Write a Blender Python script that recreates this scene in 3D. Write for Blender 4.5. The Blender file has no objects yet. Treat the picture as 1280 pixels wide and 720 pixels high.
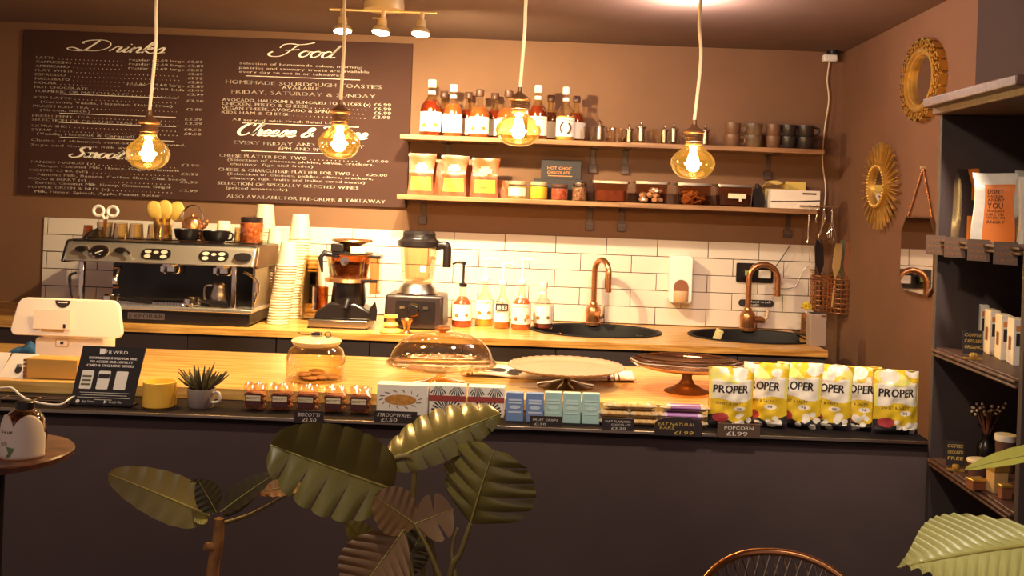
import bpy, math, random
from mathutils import Vector, Matrix
sin, cos, pi = math.sin, math.cos, math.pi
R = math.radians
random.seed(7)
scene = bpy.context.scene
COL = scene.collection

# ------------------------------------------------------------------ camera
F, PX, PY, TH, CZ = 1250.0, 690.0, 250.0, R(2.1), 1.65   # focal length in px, principal point, roll, eye height
cd = bpy.data.cameras.new('camera'); cam = bpy.data.objects.new('camera', cd); COL.objects.link(cam)
cam.location = (0, 0, CZ)
cam.rotation_euler = (Matrix.Rotation(R(90), 3, 'X') @ Matrix.Rotation(TH, 3, 'Z')).to_euler()
cd.sensor_width = 36; cd.lens = 36 * F / 1280
cd.shift_x = (640 - PX) / 1280; cd.shift_y = (PY - 360) / 1280
cd.clip_start = .05
scene.camera = cam
vs = scene.view_settings
scene.display_settings.display_device = 'sRGB'
vs.view_transform = 'Standard'; vs.look = 'None'; vs.gamma = 1; vs.use_curve_mapping = False
vs.exposure = 0.15

# ------------------------------------------------------------------ light
W = bpy.data.worlds.new('world'); scene.world = W; W.use_nodes = True
bg = W.node_tree.nodes['Background']; bg.inputs[0].default_value = (1, .71, .59, 1); bg.inputs[1].default_value = .37
def lamp(kind, loc, power, col, size=.05, target=None, angle=None, blend=1, name='light', parent=None):
    l = bpy.data.lights.new(name, kind); l.energy = power; l.color = col
    if kind == 'SPOT': l.spot_size = R(angle); l.spot_blend = blend; l.shadow_soft_size = size
    elif kind == 'POINT': l.shadow_soft_size = size
    elif kind == 'AREA': l.size = size
    o = bpy.data.objects.new(name, l); COL.objects.link(o); o.location = loc
    if target is not None: o.rotation_euler = (Vector(target) - Vector(loc)).to_track_quat('-Z', 'Y').to_euler()
    if parent: o.parent = parent; o.matrix_parent_inverse = parent.matrix_basis.inverted()
    return o
PEND_W, SPOT_W = 56, 300
PEND_C, SPOT_C = (1, .745, .41), (1, .81, .44)
lamp('POINT', (.62, 4.75, 2.50), 36, (1, .84, .78), .10, name='ceiling_light')
for x_, t_, w_ in ((-1.3, (-1.5, 4.4, .7), 80), (-.1, (-.1, 4.6, .9), 130), (1.0, (.9, 4.4, .9), 135)):      # ceiling downlights over the customer side
    lamp('SPOT', (x_, 2.45, 2.58), w_, (1, .86, .66), .06, t_, 78, 1, 'unseen_spot')
lamp('SPOT', (.1, 1.5, 2.58), 70, (1, .86, .66), .06, (1.45, 3.0, 1.3), 60, 1, 'unseen_spot')  # added spot out of view, brightens the bookcase goods
lamp('SPOT', (-.45, 1.75, 2.58), 45, (1, .88, .62), .05, (-.35, 2.42, .85), 48, 1, 'unseen_spot')  # unseen spot added to bring up the monstera leaves
lamp('SPOT', (.65, 1.25, 2.58), 55, (1, .90, .66), .05, (.92, 1.78, .95), 44, 1, 'unseen_spot')  # unseen spot added for the big ribbed leaf alone
# the lamp whose glow tops the frame

# ------------------------------------------------------------------ helpers
def P(px, py, Y):
    u, v = px - PX, py - PY
    return Vector(((u * cos(TH) + v * sin(TH)) * Y / F, Y, CZ - (-u * sin(TH) + v * cos(TH)) * Y / F))
def at(px, Y, Z):
    y = (CZ - Z) * F / Y
    return Vector((((px - PX) + y * sin(TH)) / cos(TH) * Y / F, Y, Z))
def lin(h):
    if not isinstance(h, str): return tuple(h)
    c = [int(h[i:i + 2], 16) / 255 for i in (0, 2, 4)]
    return tuple(x / 12.92 if x <= .04045 else ((x + .055) / 1.055) ** 2.4 for x in c)
MATS = {}
def M(name, col, rough=.5, metal=0, noise=0, nscale=15, bump=0, spec=.5, stretch=None, col2=None, emit=None, estr=0, coat=0):
    m = bpy.data.materials.new(name); m.use_nodes = True; nt = m.node_tree; b = nt.nodes['Principled BSDF']
    c = lin(col)
    b.inputs['Base Color'].default_value = (*c, 1); b.inputs['Roughness'].default_value = rough
    b.inputs['Metallic'].default_value = metal; b.inputs['Specular IOR Level'].default_value = spec
    if coat: b.inputs['Coat Weight'].default_value = coat
    if emit: b.inputs['Emission Color'].default_value = (*lin(emit), 1); b.inputs['Emission Strength'].default_value = estr
    if noise or bump or col2:
        tc = nt.nodes.new('ShaderNodeTexCoord'); mp = nt.nodes.new('ShaderNodeMapping'); nz = nt.nodes.new('ShaderNodeTexNoise')
        nt.links.new(tc.outputs['Object'], mp.inputs[0]); nt.links.new(mp.outputs[0], nz.inputs['Vector'])
        if stretch: mp.inputs['Scale'].default_value = stretch
        nz.inputs['Scale'].default_value = nscale; nz.inputs['Detail'].default_value = 5
        if noise or col2:
            rp = nt.nodes.new('ShaderNodeValToRGB'); nt.links.new(nz.outputs['Fac'], rp.inputs[0])
            c2 = lin(col2) if col2 else tuple(x * (1 - noise) for x in c)
            rp.color_ramp.elements[0].position = .35; rp.color_ramp.elements[1].position = .65
            rp.color_ramp.elements[0].color = (*c2, 1); rp.color_ramp.elements[1].color = (*c, 1)
            nt.links.new(rp.outputs[0], b.inputs['Base Color'])
        if bump:
            bp = nt.nodes.new('ShaderNodeBump'); bp.inputs['Strength'].default_value = bump; bp.inputs['Distance'].default_value = .01
            nt.links.new(nz.outputs['Fac'], bp.inputs['Height']); nt.links.new(bp.outputs[0], b.inputs['Normal'])
    MATS[name] = m; return m
def G(name, tint, refl=.9, rough=.02, blend=.25, emit=None, estr=0):     # thin clear glass or film
    m = bpy.data.materials.new(name); m.use_nodes = True; nt = m.node_tree; nt.nodes.clear()
    o = nt.nodes.new('ShaderNodeOutputMaterial'); mx = nt.nodes.new('ShaderNodeMixShader'); t = nt.nodes.new('ShaderNodeBsdfTransparent')
    g = nt.nodes.new('ShaderNodeBsdfGlossy'); lw = nt.nodes.new('ShaderNodeLayerWeight'); mu = nt.nodes.new('ShaderNodeMath')
    t.inputs[0].default_value = (*lin(tint), 1); g.inputs[0].default_value = (.95, .93, .9, 1); g.inputs['Roughness'].default_value = rough
    lw.inputs[0].default_value = blend; mu.operation = 'MULTIPLY'; mu.inputs[1].default_value = refl
    nt.links.new(lw.outputs['Facing'], mu.inputs[0]); nt.links.new(mu.outputs[0], mx.inputs[0])
    nt.links.new(t.outputs[0], mx.inputs[1]); nt.links.new(g.outputs[0], mx.inputs[2])
    last = mx
    if emit:
        e = nt.nodes.new('ShaderNodeEmission'); e.inputs[0].default_value = (*lin(emit), 1); e.inputs[1].default_value = estr
        ad = nt.nodes.new('ShaderNodeAddShader'); nt.links.new(mx.outputs[0], ad.inputs[0]); nt.links.new(e.outputs[0], ad.inputs[1]); last = ad
    nt.links.new(last.outputs[0], o.inputs[0]); MATS[name] = m; return m

class MB:                                    # collects shapes into ONE mesh; k scales pixels to metres
    def __init__(s, k=1.0): s.v = []; s.f = []; s.mi = []; s.m = 0; s.k = k; s.T = None
    def add(s, vs_, fs):
        n = len(s.v)
        for p in vs_:
            p = Vector(p) * s.k
            if s.T is not None: p = s.T @ p
            s.v.append(p)
        for f in fs: s.f.append([i + n for i in f]); s.mi.append(s.m)
        return s
    def box(s, cx, cy, cz, sx, sy, sz, tx=1, ty=1):   # centre, size; tx,ty taper of the top
        x, y, z = sx / 2, sy / 2, sz / 2
        v = [(cx + a * x * (tx if c > 0 else 1), cy + b * y * (ty if c > 0 else 1), cz + c * z) for c in (-1, 1) for a, b in ((-1, -1), (1, -1), (1, 1), (-1, 1))]
        return s.add(v, [(0, 3, 2, 1), (4, 5, 6, 7), (0, 1, 5, 4), (1, 2, 6, 5), (2, 3, 7, 6), (3, 0, 4, 7)])
    def lathe(s, prof, cx=0, cy=0, cz=0, n=28, sx=1, sy=1, cap=True):
        v = []; f = []; k = len(prof)
        for r, z in prof:
            for i in range(n): a = 2 * pi * i / n; v.append((cx + r * cos(a) * sx, cy + r * sin(a) * sy, cz + z))
        for j in range(k - 1):
            for i in range(n):
                i2 = (i + 1) % n; f.append((j * n + i, j * n + i2, (j + 1) * n + i2, (j + 1) * n + i))
        if cap and prof[0][0] > 1e-6: f.append(tuple(range(n - 1, -1, -1)))
        if cap and prof[-1][0] > 1e-6: f.append(tuple(range((k - 1) * n, k * n)))
        return s.add(v, f)
    def tube(s, pts, r, n=8, closed=False, cap=True):
        pts = [Vector(p) for p in pts]; k = len(pts); v = []; f = []; up = None
        for i, p in enumerate(pts):
            if closed: d = pts[(i + 1) % k] - pts[i - 1]
            else: d = pts[min(i + 1, k - 1)] - pts[max(i - 1, 0)]
            d.normalize()
            if up is None:
                up = Vector((0, 0, 1)) if abs(d.z) < .9 else Vector((1, 0, 0))
            a = d.cross(up).normalized(); up = a.cross(d).normalized()
            rr = r[i] if isinstance(r, (list, tuple)) else r
            for j in range(n):
                t = 2 * pi * j / n; v.append(p + a * (cos(t) * rr) + up * (sin(t) * rr))
        for i in range(k if closed else k - 1):
            i2 = (i + 1) % k
            for j in range(n):
                j2 = (j + 1) % n; f.append((i * n + j, i2 * n + j, i2 * n + j2, i * n + j2))
        if cap and not closed: f.append(tuple(range(n))); f.append(tuple(range((k - 1) * n + n - 1, (k - 1) * n - 1, -1)))
        return s.add(v, f)
    def prism(s, poly, y0, y1, axis='y', sc=1):       # poly in (x,z), pushed along y (or other axis)
        n = len(poly)
        mk = {'y': lambda a, b, c: (a, c, b), 'x': lambda a, b, c: (c, a, b), 'z': lambda a, b, c: (a, b, c)}[axis]
        cx = sum(p[0] for p in poly) / n; cz = sum(p[1] for p in poly) / n
        v = [mk(a, b, y0) for a, b in poly] + [mk(cx + (a - cx) * sc, cz + (b - cz) * sc, y1) for a, b in poly]
        return s.add(v, [tuple(range(n)), tuple(range(2 * n - 1, n - 1, -1))] + [(i, i + n, (i + 1) % n + n, (i + 1) % n) for i in range(n)])
    def sheet(s, fn, nu, nv, pick=None):              # fn(u,v) 0..1
        v = [fn(i / nu, j / nv) for j in range(nv + 1) for i in range(nu + 1)]
        m0 = s.m
        n = len(s.v); s.add(v, [])
        for j in range(nv):
            for i in range(nu):
                a = n + j * (nu + 1) + i; s.f.append([a, a + 1, a + nu + 2, a + nu + 1])
                s.mi.append(pick((i + .5) / nu, (j + .5) / nv) if pick else m0)
        return s
    def sphere(s, cx, cy, cz, r, n=14, m=8, sx=1, sy=1, sz=1):
        return s.lathe([(r * sin(pi * j / m), -r * cos(pi * j / m) * sz) for j in range(m + 1)], cx, cy, cz, n, sx, sy)
    def build(s, name, mats, parent=None, bevel=0, smooth=40, loc=None, sub=0, solid=0, seg=2):
        me = bpy.data.meshes.new(name); me.from_pydata([tuple(p) for p in s.v], [], s.f)
        for m in (mats if isinstance(mats, (list, tuple)) else [mats]): me.materials.append(m)
        me.polygons.foreach_set('material_index', s.mi)
        me.validate(); me.update()
        if smooth:
            me.polygons.foreach_set('use_smooth', [True] * len(me.polygons)); me.set_sharp_from_angle(angle=R(smooth))
        o = bpy.data.objects.new(name, me); COL.objects.link(o)
        if parent: o.parent = parent
        if loc is not None: o.location = loc
        if solid: d = o.modifiers.new('solid', 'SOLIDIFY'); d.thickness = solid; d.offset = 0
        if bevel: d = o.modifiers.new('bevel', 'BEVEL'); d.width = bevel; d.segments = seg; d.limit_method = 'ANGLE'; d.angle_limit = R(40)
        if sub: d = o.modifiers.new('sub', 'SUBSURF'); d.levels = sub; d.render_levels = sub
        return o
def rrect(w, h, r, cx=0, cz=0, n=5):
    p = []
    for sx, sz, a0 in ((1, 1, 0), (-1, 1, 90), (-1, -1, 180), (1, -1, 270)):
        for i in range(n + 1):
            a = R(a0 + 90 * i / n); p.append((cx + sx * (w / 2 - r) + r * cos(a), cz + sz * (h / 2 - r) + r * sin(a)))
    return p
def oval(w, h, cx=0, cz=0, n=24): return [(cx + w / 2 * cos(2 * pi * i / n), cz + h / 2 * sin(2 * pi * i / n)) for i in range(n)]
def smoothpts(pts, n=6, closed=False):
    pts = [Vector(p) for p in pts]; out = []; k = len(pts)
    for i in range(k if closed else k - 1):
        if closed: a, b, c, d = pts[i - 1], pts[i], pts[(i + 1) % k], pts[(i + 2) % k]
        else: a, b, c, d = pts[max(i - 1, 0)], pts[i], pts[i + 1], pts[min(i + 2, k - 1)]
        for j in range(n):
            t = j / n
            out.append(.5 * ((2 * b) + (c - a) * t + (2 * a - 5 * b + 4 * c - d) * t * t + (3 * b - a - 3 * c + d) * t ** 3))
    if not closed: out.append(pts[-1])
    return out
def thing(name, label, cat, loc, group=None, rz=0):
    o = bpy.data.objects.new(name, None); COL.objects.link(o); o.empty_display_size = .05
    o.location = loc; o.rotation_euler = (0, 0, rz)
    return tag(o, label, cat, group)
def tag(o, label, cat, group=None, kind=None):
    o['label'] = label; o['category'] = cat
    if group: o['group'] = group
    if kind: o['kind'] = kind
    return o
def struct(o, label=None):
    o['kind'] = 'structure'
    if label: o['label'] = label
    return o
def dup(o, loc=None, label=None, group=None, rz=None, parent=None, scale=None):
    c = o.copy(); COL.objects.link(c)
    if parent: c.parent = parent
    if loc is not None: c.location = loc
    if rz is not None: c.rotation_euler = (0, 0, rz)
    if scale: c.scale = scale
    if label: c['label'] = label
    if group: c['group'] = group
    for ch in [x for x in bpy.data.objects if x.parent == o]: dup(ch, parent=c)
    return c

# ------------------------------------------------------------------ lettering
GL = {}
def load_glyphs():
    chars = [chr(c) for c in range(33, 127)] + ['£']
    obs = []
    for ch in chars:
        cu = bpy.data.curves.new('t', 'FONT'); cu.body = ch; cu.size = 1; cu.resolution_u = 2
        o = bpy.data.objects.new('t', cu); COL.objects.link(o); obs.append((ch, o, cu))
    dg = bpy.context.evaluated_depsgraph_get(); dg.update()
    for ch, o, cu in obs:
        me = bpy.data.meshes.new_from_object(o.evaluated_get(dg))
        v = [(p.co.x, p.co.y) for p in me.vertices]; f = [tuple(p.vertices) for p in me.polygons]
        if v:
            x0 = min(p[0] for p in v); x1 = max(p[0] for p in v); GL[ch] = ([(a - x0, b) for a, b in v], f, x1 - x0)
        bpy.data.meshes.remove(me)
    for ch, o, cu in obs: bpy.data.objects.remove(o); bpy.data.curves.remove(cu)
load_glyphs()
def text(mb, st, u0, v0, width, h, fn, slant=0, bold=0):   # fitted into width; capitals h tall; fn maps (u,v) to a point
    gap, sp = .10, .34
    if bold:
        text(mb, st, u0 - bold, v0, width, h, fn, slant); u0 += bold
    tot = sum((sp if c == ' ' else GL[c][2] + gap) for c in st) - gap
    kx = width / tot; kz = h / .70; x = 0
    for c in st:
        if c == ' ': x += sp; continue
        v, f, w = GL[c]
        mb.add([fn(u0 + (x + a) * kx + b * kz * slant, v0 + b * kz) for a, b in v], f); x += w + gap
SC = {'r': (.85, [[(0, .1), (.25, .9), (.3, 1.08), (.4, .9), (.62, .92), (.6, .5), (.6, .1), (.75, 0), (.9, .15)]]),
 'i': (.5, [[(0, .1), (.25, 1), (.2, .2), (.35, 0), (.55, .2)], [(.3, 1.4), (.34, 1.5)]]),
 'n': (.95, [[(0, .1), (.2, 1), (.2, 0)], [(.2, .2), (.35, .8), (.6, 1), (.7, .7), (.68, .15), (.82, 0), (1, .2)]]),
 'm': (1.4, [[(0, .1), (.2, 1), (.2, 0)], [(.2, .2), (.35, .8), (.55, 1), (.65, .7), (.62, 0)], [(.62, .2), (.8, .8), (1, 1), (1.1, .7), (1.08, .15), (1.22, 0), (1.45, .2)]]),
 'k': (.9, [[(0, .1), (.35, 1.3), (.45, 1.95), (.3, 2), (.15, 1.2), (.1, 0)], [(.1, .45), (.5, 1), (.6, .75), (.2, .5), (.55, .1), (.75, 0), (.95, .15)]]),
 's': (.8, [[(0, .1), (.4, 1.1), (.6, .6), (.5, .1), (.15, 0), (0, .2)], [(.5, .1), (.85, .2)]]),
 'o': (.9, [[(.5, 1), (.15, .8), (.05, .35), (.3, 0), (.65, .25), (.7, .7), (.5, 1), (.6, .85), (.98, .85)]]),
 'd': (1.1, [[(.65, .8), (.4, 1), (.1, .7), (.1, .2), (.35, 0), (.65, .4), (.95, 2)], [(.95, 2), (.75, .6), (.78, .05), (1.15, .15)]]),
 't': (.6, [[(0, .1), (.35, 1.6), (.25, .3), (.4, 0), (.65, .15)], [(0, 1.15), (.75, 1.2)]]),
 'h': (.95, [[(0, .1), (.35, 1.3), (.45, 1.95), (.35, 2), (.2, 1.2), (.1, 0)], [(.1, .2), (.3, .8), (.55, 1), (.65, .7), (.6, .15), (.75, 0), (1, .2)]]),
 'e': (.72, [[(0, .15), (.5, .55), (.5, .9), (.3, 1), (.08, .6), (.15, .1), (.4, 0), (.75, .25)]]),
 'D': (2.2, [[(.85, 1.95), (.7, 1.2), (.35, .1), (-.3, 0), (-.8, .15), (-.95, .4), (-.6, .55), (0, .2), (.6, .05), (1.3, .1), (1.9, .7), (1.8, 1.5), (1.2, 2), (.3, 1.95), (-.2, 1.6), (-.1, 1.3)]]),
 'F': (1.45, [[(-.75, .7), (-.95, .3), (-.6, -.05), (0, 0), (.4, .5), (.7, 1.4), (.9, 1.95)], [(-.4, 1.3), (-.3, 1.8), (.2, 2), (.9, 1.9), (1.5, 2.05), (2, 2.3)], [(.15, .95), (.7, 1.05), (1.2, 1.15)]]),
 'S': (1.2, [[(1.3, 1.6), (1.15, 1.95), (.7, 2), (.4, 1.6), (.6, 1.2), (.9, .8), (.7, .2), (.1, 0), (-.35, .3), (-.1, .65)]]),
 'C': (1.3, [[(.95, 1.5), (1.0, 1.9), (.6, 1.98), (.1, 1.3), (.0, .5), (.35, 0), (.75, .1), (1.0, .4)]]),
 'W': (1.9, [[(-.3, 1.6), (0, 2), (.25, 1.6), (.35, .05), (.95, 1.7), (1, .05), (1.5, 1), (1.75, 1.9), (1.6, 2)]]),
 '&': (1.4, [[(1.1, .15), (.5, .9), (.4, 1.3), (.65, 1.55), (.8, 1.2), (.25, .6), (.15, .2), (.45, 0), (1, .7)]])}
def script(mb, word, u0, v0, width, h, fn, wt=.09, slant=.35):
    x = 0; st = []
    for c in word:
        if c == ' ': x += .5; continue
        a, ss = SC[c]
        for s_ in ss: st.append([(x + p + q * slant, q) for p, q in s_])
        x += a
    xs = [p[0] for s_ in st for p in s_]; kx = width / (max(xs) - min(xs)); kz = h / 2; x0 = min(xs)
    for s_ in st:
        pts = [p.xy for p in smoothpts([(a, b, 0) for a, b in s_], 5)]; L = []; Rr = []
        for i, p in enumerate(pts):
            d = pts[min(i + 1, len(pts) - 1)] - pts[max(i - 1, 0)]; d.normalize()
            nrm = Vector((-d.y, d.x)); w = wt * (.65 + .5 * max(0, -d.y))
            for lst, sg in ((L, 1), (Rr, -1)):
                q = p + nrm * (w * sg); lst.append(fn(u0 + (q.x - x0) * kx, v0 + q.y * kz))
        n = len(L); mb.add(L + Rr, [(i, i + 1, n + i + 1, n + i) for i in range(n - 1)])
# ------------------------------------------------------------------ materials
black = M('black_paint', '423433', .7, noise=.12, nscale=6, bump=.05)
blackl = M('black_ledge_darkened', '1e1718', .8, spec=.12); blackp = M('black_front_lifted', '584646', .7, noise=.1, nscale=6)  # light and shade put into the counter black: darker ledge, paler front
blackg = M('black_plastic', '1d1617', .28)
matt = M('matt_black', '30282a', .7)
wallm = M('brown_wall_paint', '7c553b', .75, noise=.10, nscale=3, bump=.08)
ceilm = M('ceiling_paint', '74584c', .8, noise=.08, nscale=3)
floorm = M('floor_boards', '3a2c28', .6, noise=.35, nscale=8, stretch=(1, 8, 1))
boardm = M('menu_board_brown', '452a24', .8, noise=.1, nscale=5, spec=.2)
chalk = M('white_chalk_paint', 'fdf0e2', .8)
tilem = M('white_glazed_tile', 'decdbf', .12, noise=.04, nscale=2, coat=.3)
grout = M('dark_grout', '5a463f', .9)
def wood(name, a, b, sc=(1.2, 16, 16), rough=.35, planks=None):
    m = M(name, a, rough, col2=b, nscale=4, stretch=sc, bump=.06)
    return m
oak = wood('oiled_oak_worktop', 'd6a258', 'a67032', rough=.26)
pine = wood('pale_wood_counter', 'e0b870', 'bd8e48', rough=.24)
shelfw = wood('shelf_wood', 'a2754c', '7c5434', rough=.45)
darkshelf = wood('dark_stained_wood', '5e4038', '402c28', rough=.45)
chrome = M('chrome', 'd8cfc8', .12, 1); polish = M('polished_steel', 'dccfc2', .2, .8)
steel = M('brushed_steel', 'b8a89c', .3, 1, noise=.15, nscale=8, stretch=(.3, 8, 8))
copper = M('copper', 'c08458', .25, .85)
bronze = M('aged_bronze', '6e4a30', .45, .6, noise=.2, nscale=20)
gold = M('gold_leaf', 'e8bc62', .38, .75, noise=.2, nscale=30)
brass = M('warm_brass', 'd8c09a', .35, .4)
white = M('white_plastic', 'f0e6dc', .35)
paper = M('white_paper', 'efe3d6', .7)
cream = M('cream_card', 'e8d4b0', .7)
papercup = M('paper_cup', 'd9c6a4', .6)
cordm = M('cream_cord', 'e8d0b0', .6)
glass = G('clear_glass', 'fbf6ee', .75, .02, .35)
glassw = G('warm_glass', 'fbf0d4', .9, .03, .4)
film = G('clear_film', 'f8eee4', .95, .16, .5)
facet = G('facet_glass', 'f8ecd0', 1.0, .05, .55)
smoked = G('smoked_glass', 'e4c09a', .8, .05, .4)
clearcup = G('clear_plastic', 'f6ead0', .55, .12, .5)
bulbg = G('amber_bulb_glass', 'ffe6b0', .8, .02, .5, emit='ffbe48', estr=.20)  # bulb glow added to the glass as faint emission
fil = M('glowing_filament', 'ffffff', emit='ffe2a0', estr=60)
lampface = M('lit_lamp_face', 'ffffff', emit='fff0d0', estr=12)
mirrorm = M('mirror_glass', 'e0d8d4', .03, 1)
terra = M('pot_grey', '6a5a58', .8)
soil = M('soil', '2a1e18', .95, noise=.4, nscale=60)

# ------------------------------------------------------------------ room
YW, XW, ZC, ZT, ZW = 6.2, 1.775, 2.63, .95, .90     # back wall, right wall, ceiling, counter top, worktop
YF, YB, YL, ZL = 3.5, 4.29, 3.25, .909              # counter front and back edge, ledge front, ledge height
struct(MB().box(-1.5, 3.0, -.05, 9, 8, .1).build('floor', floorm))
struct(MB().box(-1.5, 3.6, ZC + .05, 9, 5.6, .1).build('ceiling', ceilm))
struct(MB().box(-1.6, YW + .06, ZC / 2, 7.0, .12, ZC).build('wall_back', wallm))
struct(MB().box(XW + .06, (4.24 + YW) / 2, ZC / 2, .12, YW - 4.24, ZC).build('wall_right', wallm))
struct(MB().box(XW + .06, (1.0 + 4.24) / 2, ZC / 2, .12, 4.24 - 1.0, ZC).build('wall_right_front', M('dark_wall_paint', '3e2c28', .8, noise=.1, nscale=4)), 'black painted front stretch of the right wall')
# tiled splashback: a running bond of real tiles on a dark grout bed
tb = MB(); X0, X1 = P(54, 340, YW).x, P(1017, 360, YW).x; ROW, LEN, GR = .1055, .3146, .0042; ZTOP = 1.428
tb.m = 0; tb.box((X0 + X1) / 2, YW - .003, (ZW + ZTOP) / 2, X1 - X0, .006, ZTOP - ZW)
tb.m = 1; ph = P(631.9, 300, YW).x
for r in range(5):
    z1 = ZTOP - r * ROW; z0 = max(z1 - ROW + GR, ZW); off = ph + (LEN / 2 if r % 2 else 0) - 20 * LEN
    for i in range(40):
        a, b = max(off + i * LEN, X0), min(off + (i + 1) * LEN - GR, X1)
        if b - a > .01: tb.box((a + b) / 2, YW - .009, (z0 + z1) / 2, b - a, .010, z1 - z0)
sp = struct(tb.build('wall_back_tiles', [grout, tilem], bevel=.0015, seg=1), 'white metro tile splashback above the worktop')

# ------------------------------------------------------------------ menu board
mc = P(264, 150, YW - .012); mx0, mx1, mz0, mz1 = -3.30, -.895, 1.567, 2.583
mbd = thing('menu_board', 'large dark brown menu board with white hand lettering above the espresso machine', 'menu board', ((mx0 + mx1) / 2, YW - .012, mz0))
MBL = Vector(mbd.location)
MB().box(0, 0, (mz1 - mz0) / 2, mx1 - mx0, .024, mz1 - mz0).build('board', boardm, mbd, bevel=.002)
k = YW / F
def bfn(u, v): return (u - MBL.x, -.0135, v - MBL.z)
tx = MB()
def line(st, x0, x1, y, cap=3.0):
    p = P(x0, y, YW); q = P(x1, y + (x1 - x0) * .0366, YW); text(tx, st, p.x, p.z, q.x - p.x, min(cap, cap * .45 + 2.0) * k, bfn, 0, .0006)
def rule(x0, x1, y, t=.7):
    p = P(x0, y, YW); q = P(x1, y + (x1 - x0) * .0366, YW); h = t * k / 2
    tx.add([bfn(p.x, p.z - h), bfn(q.x, p.z - h), bfn(q.x, p.z + h), bfn(p.x, p.z + h)], [(0, 1, 2, 3)])
def dots(x0, x1, y):
    n = int((x1 - x0) / 5.2)
    for i in range(n): rule(x0 + i * 5.2, x0 + i * 5.2 + .8, y + i * 5.2 * .0366, .7)
def head(st, x0, x1, y, h, wt):
    p = P(x0, y, YW); q = P(x1, y + (x1 - x0) * .0366, YW); script(tx, st, p.x, p.z, q.x - p.x, h * k, bfn, wt)
head('Drinks', 87, 208, 63.5, 14, .085); head('Smoothies', 89, 190, 196.5, 13, .15)
head('Food', 337, 427, 70.5, 16, .085); head('Cheese & Wine', 300, 460, 168.8, 15, .14)
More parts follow.
